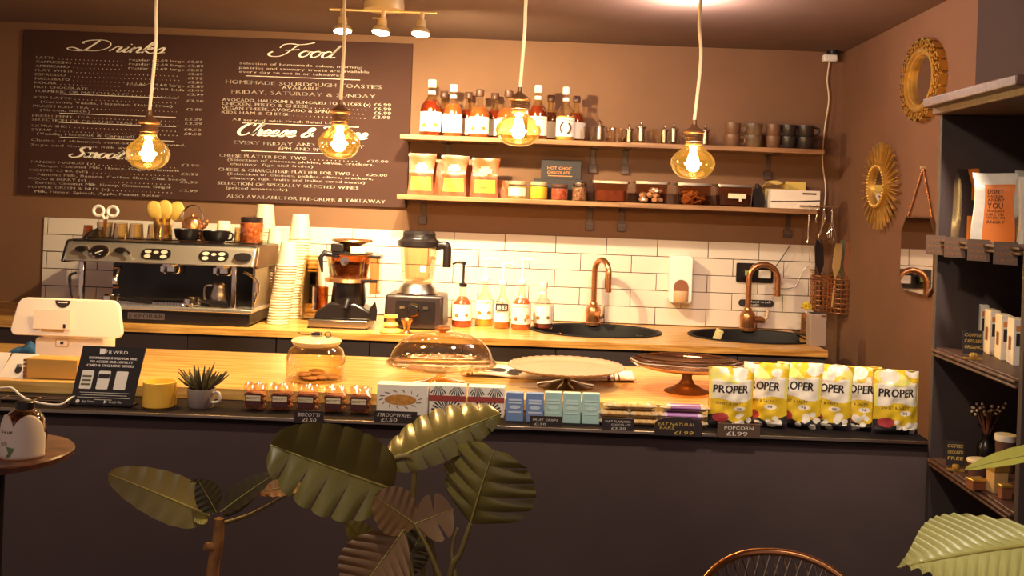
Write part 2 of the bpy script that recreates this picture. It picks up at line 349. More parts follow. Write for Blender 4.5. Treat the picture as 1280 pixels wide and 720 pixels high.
for a in [('LATTE', 47.8, 70.3, 73.8), ('CAPPUCCINO', 47.8, 91.5, 79), ('AMERICANO', 47.3, 89, 84.2), ('FLAT WHITE', 46.9, 94.3, 89.5),
  ('ESPRESSO', 46.5, 84.4, 94.8), ('MACCHIATO', 46.5, 89.2, 100), ('MOCHA', 46, 72.8, 105), ('HOT CHOCOLATE', 45.5, 112, 110.4),
  ('TURMERIC OR MATCH LATTE', 45.4, 162.7, 115.5), ('ICED LATTE', 45, 91.5, 123.2), ('(Caramel, Vanilla, Hazelnut, Dairy-Free)', 53.4, 217.5, 128.7),
  ('PEACH ICED TEA', 44.2, 113, 134), ('(Green, Black)', 52.5, 114.7, 139), ('FRESH MINT TEA', 43, 115.3, 146), ('SELECTION OF ORGANIC TEAS', 42.7, 167.2, 151),
  ('EXTRA SHOT', 42.4, 91.5, 158.5), ('SYRUP', 42, 66.9, 163.5), ('(Vanilla, Hazelnut & Caramel)', 48.7, 170, 168.4),
  ('Choice of skimmed, semi-skimmed, Almond,', 41.6, 233.7, 176.3), ('Soya and Coconut milk available', 41.6, 187, 182.3),
  ('TANGO MANGO (v)', 39.7, 121, 203.4), ('Mango, Coconut Milk, Honey, Ginger, Turmeric', 49.6, 225.7, 208.5), ('COFFEE CHIA (vE)', 39, 112, 213.7),
  ('Almond Milk, Banana, Coffee Shot, Chia Seeds', 48.7, 233.7, 219.4), ('COCO & BERRY (v)', 38, 109.6, 224.3),
  ('Berries, Coconut Milk, Honey, Cinnamon, Ginger', 47, 215.6, 229.5), ('POWER GREEN & NUT (v)', 37.8, 138.7, 234.7),
  ('Milk, Honey, Spinach, Apple, Peanut Butter', 46, 202.8, 240.4),
  ('regular £2.69 large £2.89', 164, 255, 76.5), ('regular £2.69 large £2.89', 163.5, 256, 81.6), ('regular £2.69 large £2.89', 162.7, 255, 86.8),
  ('£2.69', 236.8, 255, 94.4), ('£1.99', 236.8, 255, 99.6), ('£2.09', 236.8, 255, 104.7), ('regular £2.69 large £2.89', 161, 256, 107), ('£1.99 kids £1.49', 193, 256, 113.2),
  ('£3.99', 236, 256, 119.9), ('£3.50', 235, 256, 127.8), ('£2.89', 234.4, 254, 138.4), ('£2.29', 233, 254, 150.6), ('£2.29', 233, 254, 155.9), ('£0.50', 232, 253, 163.5), ('£0.50', 232, 253, 168.8),
  ('£3.99', 228.7, 250.6, 207.8), ('£3.99', 228, 249.7, 219), ('£3.99', 226.8, 249, 229), ('£3.99', 226, 248.7, 239.6),
  ('Selection of homemade cakes, morning', 301, 453, 80.9), ('pastries and savoury treats are available', 300.6, 462, 86.3), ('every day to eat in or takeaway.', 300.6, 431.5, 91.4),
  ('HOMEMADE SOURDOUGH TOASTIES', 283.8, 477.8, 104.7, 6), ('AVAILABLE', 353.8, 399.6, 111.7, 4), ('FRIDAY, SATURDAY & SUNDAY', 290.9, 470, 117, 6),
  ('AVOCADO, HALLOUMI & SUN-DRIED TOMATOES (v)', 279.5, 464, 126.6, 4), ('CHICKEN, PESTO & CHEESE', 279, 386, 131.6, 4), ('VEGAN CHEESE, AVOCADO & SPINACH (v)', 279, 439.7, 137, 4),
  ('KIDS HAM & CHEESE', 278.8, 363.5, 142.2, 4), ('£6.99', 468, 489.5, 133, 4), ('£6.99', 468, 489.5, 138.2, 4), ('£6.99', 468, 489.5, 143.4, 4), ('£3.99', 467, 488.5, 148.6, 4),
  ('All served with Fresh Salad Leaves', 291.8, 434.8, 151), ('EVERY FRIDAY AND SATURDAY', 294.8, 456, 180, 5), ('6PM AND 9PM', 349.5, 408, 187.5, 4.5),
  ('CHEESE PLATTER FOR TWO', 276, 384.6, 196, 4.2), ('£20.00', 460, 486, 202.8), ('(Selection of cheeses, pickles, olives, crackers,', 286, 468, 200.9), ('chutney, figs and fruits)', 289, 392.4, 206.2),
  ('CHEESE & CHARCUTERIE PLATTER FOR TWO', 275, 438.7, 213.4, 4.2), ('£25.00', 459, 484.6, 220), ('(Selection of cheeses, pickles, olives, crackers,', 285.8, 467, 218.4),
  ('chutney, figs, fruits and Italian cured meats)', 289.7, 457, 223.8), ('SELECTION OF SPECIALLY SELECTED WINES', 273.7, 449, 230.5, 4), ('(priced separately)', 284, 360.6, 236),
  ('ALSO AVAILABLE FOR PRE-ORDER & TAKEAWAY', 285, 482.3, 247, 5)]: line(*a)
for a in [(77, 223, 118), (77, 221.6, 141.8), (76, 222, 153.3), (76.8, 219.7, 171.6), (308.8, 451, 95.3), (304, 449.5, 154), (303, 445, 188.6)]: rule(*a)
for a in [(76, 160, 74.6), (96, 160, 80), (94, 160, 85.4), (98, 232, 91.3), (90, 232, 96.2), (94, 232, 101.6), (78, 156, 106), (116, 188, 112.8), (167, 232, 119.6), (96, 230, 124.8),
  (118, 230, 136.5), (120, 230, 148.5), (172, 230, 155), (96, 228, 160), (72, 228, 164.4), (126, 225, 206.5), (118, 224, 216.5), (114, 222, 227), (143, 222, 238.4),
  (390, 463, 135.6), (444, 463, 142.8), (368, 463, 145.2), (389, 456, 199.8), (442, 456, 219.3)]: dots(*a)
tx.build('lettering', chalk, mbd, smooth=0)
MB().lathe([(.006, 0), (.006, .004), (0, .006)], n=10).build('screw', steel, mbd, loc=(.99 * (mx1 - mx0) / 2, -.013, .015))

# ------------------------------------------------------------------ shelves on the back wall
def shelf(name, label, px0, px1, z, yfront, brk, mat):
    a, b = at(px0, yfront, z), at(px1, yfront, z); t = thing(name, label, 'shelf', ((a.x + b.x) / 2, YW, z)); dp = YW - yfront
    MB().box(0, -dp / 2, -.0145, b.x - a.x, dp, .029).build('plank', mat, t, bevel=.003)
    for px in brk:
        x = at(px, YW, z).x - t.location.x
        g = MB(); g.box(x, -.004, -.10, .032, .008, .14); g.box(x, -dp * .42, -.033, .032, dp * .84, .008); g.box(x, -.012, -.155, .05, .02, .05)
        g.build('bracket', darkshelf, t, bevel=.002)
    return t
YS = 5.88
ZS1, ZS2 = P(600, 171, YS).z, P(600, 246.5, YS).z
shelf('wall_shelf', 'upper wooden wall shelf holding syrup bottles and glass jars', 500, 1031, ZS1, YS, (560, 742, 782, 960), shelfw)
shelf('wall_shelf', 'lower wooden wall shelf holding coffee bags and storage boxes', 496, 1022, ZS2, YS, (530, 738, 778, 985), shelfw)

# ------------------------------------------------------------------ back worktop, sinks, base cabinets
YWF = 5.33; wx0, wx1 = -3.6, at(1035, YWF, ZW).x
S1, S2 = at(745, 5.80, ZW), at(942, 5.80, ZW); SR = .383
wt = thing('back_worktop', 'long oiled oak worktop along the tiled back wall', 'worktop', ((wx0 + wx1) / 2, (YWF + YW) / 2, ZW))
WL = Vector(wt.location)
import bmesh
def worktop_mesh():
    bm = bmesh.new(); outer = []; n = 36; th = .034
    # top plate with two round holes, via boolean-free triangulated fill
    def ring(pts, z): return [bm.verts.new((x - WL.x, y - WL.y, z)) for x, y in pts]
    out = [(wx0, YWF), (wx1, YWF), (wx1, YW - .002), (wx0, YW - .002)]
    loops = []
    for z in (0, -th):
        es = []; L = []
        for pts in (out, *[[(c.x + (SR - .012) * cos(2 * pi * i / n), c.y + (SR - .012) * .78 * sin(2 * pi * i / n)) for i in range(n)] for c in (S1, S2)]):
            vsx = ring(pts, z); L.append(vsx)
            for i in range(len(vsx)): es.append(bm.edges.new((vsx[i], vsx[(i + 1) % len(vsx)])))
        bmesh.ops.triangle_fill(bm, edges=es, use_beauty=True); loops.append(L)
    for A, B in zip(*loops):
        for i in range(len(A)): bm.faces.new((A[i], A[(i + 1) % len(A)], B[(i + 1) % len(A)], B[i]))
    bmesh.ops.recalc_face_normals(bm, faces=bm.faces)
    me = bpy.data.meshes.new('plank'); bm.to_mesh(me); bm.free(); me.materials.append(oak)
    o = bpy.data.objects.new('plank', me); COL.objects.link(o); o.parent = wt
worktop_mesh()
sinkm = M('black_composite_sink', '171212', .6, spec=.3, noise=.1, nscale=80)
def sink(c, label, yy):
    t = thing('inset_sink', label, 'sink', c, 'inset sinks'); r = SR
    MB().lathe([(r, 0), (r, .006), (r - .008, .009), (r - .025, .004), (r - .03, -.01), (r - .05, -.13), (r - .12, -.16), (.05, -.17), (.05, -.175), (r - .10, -.168), (r - .035, -.135), (r - .014, -.001)], n=40, sy=yy, cap=False).build('basin', sinkm, t)
    MB().lathe([(.05, -.168), (.045, -.160), (.02, -.164), (0, -.164)], n=20).build('drain', chrome, t)
    return t
sk1 = sink(S1, 'round black inset sink nearer the blender', .78)
sk2 = sink(S2, 'round black inset sink at the right end of the worktop', .78)
MB().lathe([(.03, 0), (.03, .006), (.018, .01), (.018, .004), (0, .004)], n=20).build('overflow', chrome, sk1, loc=(-.21, .10, -.06)).rotation_euler = (R(70), 0, R(30))
cabm = M('black_cabinet', '3a2e30', .6, noise=.06, nscale=4)
names = ['black base cabinet under the espresso machine', 'black base cabinet under the coffee grinder and cups', 'black base cabinet under the blender', 'black base cabinet under the left sink', 'black base cabinet under the right sink']
xs = [wx0, -2.4, -1.45, -.45, .55, wx1]
for i, lb in enumerate(names):
    a, b = xs[i], xs[i + 1]; t = thing('base_cabinet', lb, 'cabinet', ((a + b) / 2, (YWF + YW) / 2 + .02, 0), 'base cabinets')
    h = ZW - .036; w = b - a - .004; d = YW - YWF - .06
    MB().box(0, .02, .05, w, d - .08, .1).box(0, 0, .12, w, d, .03).box(-w / 2 + .009, 0, h / 2 + .05, .018, d, h - .1).box(w / 2 - .009, 0, h / 2 + .05, .018, d, h - .1).box(0, d / 2 - .009, h / 2 + .05, w, .018, h - .1).build('body', cabm, t)
    for s_ in (-1, 1):
        dr = MB().box(s_ * w / 4, -d / 2 - .010, h / 2 + .06, w / 2 - .004, .02, h - .125).build('door', cabm, t, bevel=.002)
        if i == 4 and s_ < 0:
            x = at(853, YWF, .80).x - t.location.x
            MB().tube([(x, -d / 2 - .02, h - .17), (x, -d / 2 - .045, h - .16), (x, -d / 2 - .045, h - .03), (x, -d / 2 - .02, h - .02)], .004).build('handle', chrome, dr)

# ------------------------------------------------------------------ front counter
cx0, cx1 = -2.4, 1.262
ct = thing('service_counter', 'long service counter with pale wood top and matt black front', 'counter', ((cx0 + cx1) / 2, (YL + YB) / 2, 0))
CL = Vector(ct.location); cw = cx1 - cx0
MB().box(0, (YF + YB) / 2 - CL.y, ZT - .021, cw, YB - YF, .042).build('top_board', pine, ct, bevel=.003)
MB().box(0, (YF + .05 + YB) / 2 - CL.y, (ZT - .042) / 2, cw, YB - YF - .07, ZT - .042).build('body', black, ct)
MB().box(0, (YL + YF) / 2 - CL.y + .01, ZL - .012, cw, YF - YL + .02, .024).build('ledge', blackl, ct, bevel=.002)
MB().box(0, YL - CL.y + .03, (ZL - .024) / 2, cw, .03, ZL - .024).build('front_panel', blackp, ct)
MB().box(0, YL - CL.y - .003, ZL - .003, cw, .006, .010).build('edge_trim', steel, ct, bevel=.001)

# ------------------------------------------------------------------ bookcase on the right
BX, BY0, BY1 = 1.245, 2.615, 3.245
bc = thing('display_bookcase', 'tall black display bookcase against the right wall holding retail coffee', 'bookcase', ((BX + XW) / 2, (BY0 + BY1) / 2, 0))
bw = XW - BX - .004; bd = BY1 - BY0
for y in (bd / 2 - .012, -bd / 2 + .012): MB().box(0, y, .985, bw, .024, 1.97).build('side_panel', black, bc, bevel=.002)
MB().box(bw / 2 - .006, 0, .985, .012, bd - .05, 1.97).build('back_panel', black, bc)
def bshelf(z, nm='shelf'):
    g = MB(); g.box(-.005, 0, z - .012, bw - .02, bd - .05, .024); g.box(-bw / 2 - .004, 0, z - .008, .012, bd - .05, .008); g.box(-bw / 2 - .001, 0, z - .022, .012, bd - .05, .008)
    g.build(nm, darkshelf, bc, bevel=.002)
Z2, Z3, Z4 = 1.574, 1.222, .868
for z in (Z2, Z3, Z4, .45, .06): bshelf(z)
g = MB(); g.box(-.01, 0, 1.984, bw + .02, bd + .02, .026); g.box(-.03, -.02, 2.006, bw + .06, bd + .02, .030)
g.build('top_board', darkshelf, bc, bevel=.004)
# ------------------------------------------------------------------ pendant lamps
def pendant(px, py, Y, label, top, w=56, kink=0):
    c = P(px, py, Y); s = Y / F; t = thing('pendant_lamp', label, 'pendant lamp', (c.x, Y, c.z), 'pendant lamps over the counter')
    g = MB(s); r = w / 2          # globe: centre 0
    prof = [(0, -20), (9, -19.6), (18, -16.5), (24.5, -10), (28, -1), (27, 5), (22.5, 11.5), (16, 16.5), (12, 20), (10.5, 24)]
    g.lathe([(a * r / 28, b) for a, b in prof], n=32, cap=False).build('bulb', bulbg, t, smooth=60)
    h = MB(s); h.lathe([(9.5, 22), (10, 24), (9.5, 35), (10.5, 36), (13, 37.5), (13.5, 39.5), (11, 42), (6, 45), (4, 47), (3, 49), (3, 54), (0, 54)], n=24)
    for z in (26, 29, 32): h.lathe([(9.8, z), (10.8, z + 1), (9.8, z + 2)], n=24)
    h.build('lamp_holder', bronze, t)
    f_ = MB(s)
    for i in range(9):
        a = 2 * pi * i / 9; f_.tube([(3 * cos(a), 3 * sin(a), 16), (6.5 * cos(a), 6.5 * sin(a), 4), (7 * cos(a + .5), 7 * sin(a + .5), -6), (3 * cos(a + .6), 3 * sin(a + .6), -10)], .9, 5)
    f_.sphere(0, 0, -1, 7.6, sz=1.15); f_.lathe([(2, 8), (2, 21)], n=10)  # core sphere added to imitate the blown-out glare of the lit bulb
    f_.build('filament_glare', fil, t)
    T = P(top[0], top[1], Y); dz = ZC - c.z; slope = (T.x - c.x) / max(T.z - c.z, .01); e = slope * dz
    pts = smoothpts([(0, 0, 53 * s), (e * .30 + kink * s, 0, dz * .33 + 40 * s), (e * .6 - kink * s, 0, dz * .62 + 10 * s), (e, 0, dz - .02)], 6)
    MB().tube(pts, 2.1 * s, 8).build('cord', cordm, t)
    MB().lathe([(.05, 0), (.05, -.012), (.035, -.022), (.008, -.026), (0, -.026)][::-1], n=24).build('ceiling_rose', white, t, loc=(e, 0, dz))
    lamp('POINT', (0, 0, 0), PEND_W, PEND_C, .035, name='bulb_light', parent=None).parent = t
    return t
pendant(185, 192, 3.7, 'globe pendant lamp hanging in front of the drinks menu, leftmost of four', (198, 0), 53, 2)
pendant(424, 179, 3.7, 'globe pendant lamp hanging in front of the food menu below the spotlight bar', (432, 0), 52, 1)
pendant(648, 163, 3.7, 'globe pendant lamp hanging in front of the syrup bottles on the upper shelf', (659, 0), 57, 1)
pendant(866, 204, 3.7, 'globe pendant lamp hanging lowest, in front of the glass storage boxes', (879, 0), 56, 3)

# ------------------------------------------------------------------ ceiling spotlight bar
Y = 4.9; c = P(480, 14, Y); s = Y / F
tl = thing('spotlight_bar', 'ceiling spotlight bar with three lit spot heads above the food menu', 'ceiling light', (c.x, Y, ZC))
dz = (c.z - ZC) / s
g = MB(s); g.tube([(-68, 0, dz), (66, 0, dz)], 1.6, 8).build('bar', brass, tl)
MB(s).lathe([(25, dz + 1), (25, dz + 9), (23, 0)], n=32).build('canopy', brass, tl)
for i, (x, tilt) in enumerate(((-52, -4), (0, 5), (48, 2))):
    h = MB(s); h.lathe([(3, 0), (3, -9), (5, -9.5), (6, -12), (6.5, -19), (9, -21), (11.5, -25), (11.8, -27), (10.5, -27), (9, -24)], n=20)
    hd = h.build('spot_head', brass, tl, loc=(x * s, 0, dz * s)); hd.rotation_euler = (R(-6), R(tilt), 0)
    MB(s).lathe([(0, -25.5), (10.4, -25.5), (10.9, -28.5), (6, -30.5), (0, -31)][::-1], n=20).build('lamp_face', lampface, hd)
    p = Vector((c.x + x * s, Y, ZC + (dz - 33) * s))
    lamp('SPOT', p, SPOT_W * (1.0, .5, .95)[i], SPOT_C, .03, (p.x + (-.45, 0, .30)[i], Y + (.9, .55, 1.15)[i], (1.5, .9, 1.75)[i]), 130, 1, 'spot_light')
MB(s).tube([(-14, 0, dz - 9), (0, 0, dz - 9)], .8, 6).build('aiming_pin', brass, tl)

# ------------------------------------------------------------------ upper shelf: syrup bottles
syr = M('dark_red_syrup', '7a2a18', .15, coat=.6, noise=.3, nscale=30)
syr2 = M('amber_syrup', 'b0582a', .15, coat=.6, noise=.2, nscale=30)
syr3 = M('pale_syrup', 'd0a050', .15, coat=.6)
lab = M('bottle_label', 'f2e6d8', .6); ink = M('brown_ink', '5a3a2a', .7); inkd = M('dark_ink', '2a2020', .7)
leafp = M('printed_leaf', '8a6a20', .7); orangep = M('printed_orange', 'c0642a', .7)
capw = M('bottle_cap_white', 'e8dccc', .4); capd = M('bottle_cap_dark', '5a3a30', .4)
def arc(mb, r, z0, z1, a0, a1, n=10):          # label round a bottle front; angles about -y
    def fn(u, v): a = R(a0 + (a1 - a0) * u - 90); return (r * cos(a), r * sin(a), z0 + (z1 - z0) * v)
    mb.sheet(fn, n, 2)
def arcfn(r, k_): return lambda u, v: ((r * sin(u / r)) , -(r * cos(u / r)), v)
def bottle(px, Y, Z, w, h, label, group, liq, cap='white', deco=0, words=None, fill=.62, lblock=(.07, .42), cat='syrup bottle', ts=None):
    s = Y / F; t = thing('syrup_bottle', label, cat, at(px, Y, Z), group); r = w / 2; H = h
    prof = [(r * .92, 0), (r, .02 * H), (r, .47 * H), (r * .93, .53 * H), (r * .70, .60 * H), (r * .42, .67 * H), (r * .33, .74 * H), (r * .30, .90 * H), (r * .36, .91 * H), (r * .36, .93 * H)]
    MB(s).lathe(prof, n=24).build('glass', glass if liq is not syr else glassw, t)
    q = [(a * .955, b + .008 * H) for a, b in prof if b <= fill * H]; q.append((q[-1][0] * .99, fill * H)); q.append((0, fill * H))
    MB(s).lathe(q, n=24).build('syrup', liq, t)
    lb = MB(s); arc(lb, r * 1.015, lblock[0] * H, lblock[1] * H, -72, 72)
    lo = lb.build('label', lab, t)
    d = MB(s); fn = arcfn(r * 1.03, 1)
    zc = (lblock[0] + lblock[1]) / 2 * H
    if words: text(d, words, -r * .72, lblock[1] * H - .07 * H, r * 1.44, .035 * H, fn)
    if deco == 1:
        for x, z, e in ((-.5, -.07, .10), (.55, -.06, .09)): MB(s).add([fn(x * r + e * H * .5 * cos(a), zc + z * H + e * H * .4 * sin(a)) for a in [2 * pi * i / 10 for i in range(10)]], [tuple(range(10))]).build('printed_fruit', leafp, lo, smooth=0)
    if deco == 2:
        for a0 in (110, 290):
            pts = [fn(r * .55 * cos(R(a0 + i * 14)), zc - .02 * H + .11 * H * sin(R(a0 + i * 14))) for i in range(10)]; d.tube(pts, .02 * H, 5)
    if d.v: d.build('print', (ink if words else leafp) if deco != 3 else orangep, lo, smooth=0)
    if cap == 'pump': return t
    cm = {'white': capw, 'dark': capd}[cap]
    MB(s).lathe([(r * .38, .86 * H), (r * .40, .87 * H), (r * .40, .985 * H), (r * .34, H), (0, H)], n=18).build('cap', cm, t)
    if cap == 'white': MB(s).lathe([(r * .36, .735 * H), (r * .345, .80 * H)], n=18).build('neck_label', lab, t)
    return t
gs = 'syrup bottles on the upper shelf'
yf, yb = 5.96, 6.10
bottle(538, yf, ZS1, 27, 70, 'tall dark red syrup bottle with white cap, leftmost on the upper shelf', gs, syr, 'white', 1)
bottle(565, yf, ZS1, 25, 65, 'red syrup bottle with white label, second in the front row on the shelf', gs, syr2, 'white')
bottle(598, yf, ZS1, 26, 60, 'red syrup bottle with dark cap and white label, third in the front row', gs, syr2, 'dark', 1)
bottle(634, yf, ZS1, 28, 60, 'red syrup bottle right behind the bulb hanging before the upper shelf', gs, syr2, 'dark', 0, 'SYRUP'[:0] or None)
bottle(671, yf, ZS1, 25, 68, 'dark syrup bottle with white capsule just right of the bulb before the shelf', gs, syr, 'white', 3, 'MONIN')
bottle(706, yf, ZS1, 24, 67, 'clear syrup bottle with wreath label, rightmost in the front row on the shelf', gs, syr3, 'white', 2, 'MONIN', .45)
for px, lb in ((553, 'syrup bottle in the back row, behind the first and second front bottles'), (584, 'syrup bottle in the back row, behind the second and third front bottles'),
               (617, 'syrup bottle in the back row, left of the hanging bulb'), (687, 'syrup bottle in the back row, between the two rightmost front bottles'), (719, 'syrup bottle in the back row, rightmost of all the syrup bottles')):
    bottle(px, yb, ZS1, 24, 58, lb, gs, syr, 'dark')

# upper shelf: small glass teapots and tumblers, mugs
gt = 'glass teapots on the upper shelf'
def teapot(px, Y, Z, w, h, label, group, spout=1):
    s = Y / F; t = thing('glass_teapot', label, 'teapot', at(px, Y, Z), group); r = w / 2
    MB(s).lathe([(r * .8, 0), (r, .12 * h), (r, .5 * h), (r * .75, .66 * h), (r * .72, .7 * h)], n=20).build('body', glass, t)
    MB(s).lathe([(r * .78, .7 * h), (r * .78, .75 * h), (r * .3, .82 * h), (r * .14, .86 * h), (r * .2, .93 * h), (r * .1, h), (0, h)], n=18).build('lid', chrome, t)
    MB(s).lathe([(r * .5, .12 * h), (r * .5, .7 * h)], n=14).build('infuser', steel, t)
    MB(s).tube(smoothpts([(spout * r * .9, 0, .55 * h), (spout * r * 1.7, 0, .5 * h), (spout * r * 1.5, 0, .2 * h), (spout * r * .95, 0, .15 * h)], 4), r * .1, 6).build('handle', glass, t)
    MB(s).tube([(-spout * r * .9, 0, .3 * h), (-spout * r * 1.3, 0, .5 * h), (-spout * r * 1.45, 0, .62 * h)], [r * .18, r * .13, r * .1], 8).build('spout', glass, t)
    return t
tw = [(749, 27, 18, 'glass teapot with knobbed metal lid, leftmost on the upper shelf'), (786, 25, 17, 'glass teapot with tilted metal lid, second from the left'),
      (801, 28, 18, 'glass teapot with knobbed metal lid, third, close beside the second'), (830, 26, 16, 'glass teapot with metal lid, fourth on the upper shelf'), (842, 27, 16, 'glass teapot with metal lid, fifth, left of the lowest bulb cord'),
      (881, 28, 17, 'glass teapot with metal lid just right of the lowest bulb cord')]
for i, (px, h, w, lb) in enumerate(tw): teapot(px, 5.98 + .08 * (i % 2), ZS1, w, h, lb, gt, -1 if i % 2 else 1)
def tumbler(px, Y, Z, w, h, label, group, mat=glass, inv=False, name='glass_tumbler', facet=10):
    s = Y / F; r = w / 2; p = [(r * .78, 0), (r, h), (r * .92, h), (r * .72, h * .08), (0, h * .08)]
    if inv: p = [(r, 0), (r * .8, h), (0, h), (0, h * .93), (r * .72, h * .93), (r * .92, 0)]
    return tag(MB(s).lathe(p, n=facet).build(name, mat, None, loc=at(px, Y, Z), smooth=50 if facet > 12 else 20), label, 'glass', group)
gg = 'glass cups on the upper shelf'
for px, lb in ((735, 'clear glass cup left of the leftmost teapot on the upper shelf'), (763, 'clear glass cup right of the leftmost teapot'), (773, 'clear glass cup left of the tilted-lid teapot'), (817, 'clear glass cup between third and fourth teapots'), (858, 'clear glass cup behind the lowest bulb cord')):
    tumbler(px, 6.0, ZS1, 13, 19, lb, gg, facet=20)
mugs = [M('mug_tan', '6e4c38', .35), M('mug_pattern', '7e6444', .35, col2='4a3430', nscale=14), M('mug_black', '2e2624', .3)]
def mug(px, Y, Z, w, h, mat, label, group, side=1, dz=0):
    s = Y / F; p = at(px, Y, Z); p.z += dz * s; t = thing('stacked_mug', label, 'mug', p, group); r = w / 2
    MB(s).lathe([(r * .72, 0), (r * .9, h * .15), (r, h * .9), (r, h), (r * .9, h), (r * .8, h * .2), (0, h * .12)], n=22).build('body', mat, t)
    MB(s).tube(smoothpts([(side * r * .95, -1, .85 * h), (side * r * 1.5, -2, .75 * h), (side * r * 1.45, -2, .35 * h), (side * r * .9, -1, .22 * h)], 4), r * .12, 6).build('handle', mat, t)
gm = 'mugs stacked on the upper shelf'
for px, w, m_, a, b in ((915, 20, 0, 'lower tan mug of the leftmost mug stack on the upper shelf', 'upper tan mug of the leftmost mug stack'),
                  (941, 23, 1, 'lower patterned mug of the second mug stack', 'upper patterned mug of the second mug stack'),
                  (966, 19, 0, 'lower tan mug of the third mug stack', 'upper tan mug of the third mug stack'),
                  (985, 20, 2, 'lower black mug of the fourth mug stack', 'upper black mug of the fourth mug stack'),
                  (1006, 22, 2, 'lower black mug of the rightmost mug stack', 'upper black mug of the rightmost mug stack')):
    for j, lb in enumerate((a, b)): mug(px, 6.0, ZS1, w, 15.5, mugs[m_], lb, gm, -1 if m_ == 1 else 1, j * 14.6)

# ------------------------------------------------------------------ lower shelf: coffee bags, jars, boxes
bagY = M('coffee_bag_foil', '80401e', .3, noise=.25, nscale=40, bump=.3); bagL = M('bag_lemon_panel', 'a88c22', .5); bagW = M('bag_white_print', 'b8a888', .5); bagG = M('bag_gold_panel', '6e4c1e', .35, noise=.2, nscale=30)
bagO = M('bag_orange_side', 'a4542a', .5)
def gusset_bag(px, Y, Z, w, h, d, label, group, mats, pick, rz=0, name='coffee_bag', printfn=None, top=.55):
    s = Y / F; t = thing(name, label, 'coffee bag', at(px, Y, Z), group, R(rz)); rn = random.Random(int(px * 7)); q = [rn.uniform(-1, 1) for _ in range(40)]
    def dep(v): return d * (1 if v < top else max(.06, 1 - (v - top) / (1 - top)))
    def wd(v): return w * (.94 + .06 * cos(6 * v + q[0]) + (.05 if v > .9 else 0))
    def front(u, v): return ((u - .5) * wd(v) + q[1] * v * 1.2, -dep(v) / 2 - 1.6 * sin(pi * u) * (1 - v) + .5 * sin(9 * u + 7 * v + q[2] * 3), v * h + (q[3] * .8 * sin(5 * u) if v > .8 else 0))
    def back(u, v): p = front(1 - u, v); return (p[0], -p[1], p[2])
    g = MB(s); g.sheet(front, 12, 18, pick); g.m = 1; g.sheet(back, 12, 18)
    for sd in (0, 1):
        def side(u, v):
            a = front(sd, v); b = (a[0], -a[1], a[2]); m = (1 - abs(2 * u - 1)) * (.13 * w if v > .25 else .04 * w) * (-1 if sd else 1)
            return (a[0] + m, a[1] + (b[1] - a[1]) * (u if sd else u), a[2])
        g.m = 2; g.sheet(side, 4, 18)
    g.m = 1; g.add([front(0, 0), front(1, 0), back(0, 0), back(1, 0)], [(0, 1, 2, 3)])
    g.build('bag', mats, t, smooth=60)
    if printfn:
        printfn(t, s, lambda u, v: Vector(front(.5 + u / w, v / h)) * 1.0 + Vector((0, -.8, 0)))
    return t
def pick1(u, v):
    if .12 < u < .88 and .12 < v < .42: return 0
    if (u - .5) ** 2 / .06 + (v - .68) ** 2 / .012 < 1: return 3
    if .1 < u < .9 and v > .5: return 4
    return 1
def prt1(t, s, fn):
    g = MB(s); text(g, 'COFFEE', -8, 22, 16, 3, fn); text(g, 'WHOLE BEANS', -9, 11, 12, 2, fn); g.build('print', ink, t, smooth=0)
gb = 'coffee bags on the lower shelf'
YG = 5.99
for px, w, h, lb, rz in ((526, 33, 52, 'yellow and gold coffee bag, leftmost on the lower shelf', 4), (568, 33, 51, 'yellow and gold coffee bag, middle of three on the lower shelf', -3), (606, 34, 49, 'yellow and gold coffee bag with bright shine, right of the other two', 2)):
    gusset_bag(px, YG, ZS2, w, h, 20, lb, gb, [bagL, bagY, bagO, bagW, bagG], pick1, rz, printfn=prt1)
for px, lb in ((549, 'orange coffee bag standing behind, between the left and middle yellow bags'), (588, 'orange coffee bag standing behind, between the middle and right yellow bags'), (629, 'orange coffee packet just right of the three yellow bags')):
    gusset_bag(px, 6.10 if px < 620 else 6.04, ZS2, 20 if px < 620 else 14, 46 if px < 620 else 22, 10, lb, 'orange bags at the back of the lower shelf', [bagO, bagO, bagO], lambda u, v: 0)
def jar(px, Y, Z, w, h, label, group, content, lidm, fill=.72, lb=None, name='preserve_jar', cat='jar'):
    s = Y / F; t = thing(name, label, cat, at(px, Y, Z), group); r = w / 2
    MB(s).lathe([(r * .9, 0), (r, .06 * h), (r, .74 * h), (r * .86, .82 * h)], n=24).build('glass', glass, t)
    MB(s).lathe([(r * .88, .03 * h), (r * .95, .08 * h), (r * .95, fill * h), (0, fill * h)], n=24).build('filling', content, t)
    MB(s).lathe([(r * .92, .80 * h), (r * .94, .82 * h), (r * .94, .97 * h), (r * .85, h), (0, h)], n=24).build('lid', lidm, t)
    if lb: g = MB(s); arc(g, r * 1.02, .15 * h, .62 * h, -60, 60); g.build('label', lb, t)
    return t
jm = [M('jar_pale_filling', 'c8a878', .5, col2='a08058', nscale=60), M('jar_yellow_filling', 'd8c03a', .5), M('jar_red_filling', '8a3a28', .4, col2='c0604a', nscale=50), M('jar_dark_filling', '4a2a24', .4, col2='b08060', nscale=70)]
gj = 'preserve jars on the lower shelf'
jar(646, 5.98, ZS2, 24, 22, 'short jar of pale filling with printed label, leftmost of the jars', gj, jm[0], brass, lb=cream)
jar(673, 5.98, ZS2, 23, 22, 'short jar with bright yellow filling on the lower shelf', gj, jm[1], brass)
jar(699, 5.98, ZS2, 22, 20, 'short jar of red filling in front of the black chocolate box', gj, jm[2], capd)
jar(724, 5.98, ZS2, 19, 23, 'short dark speckled jar, rightmost of the preserve jars', gj, jm[3], chrome)
Yb = 6.11; s = Yb / F
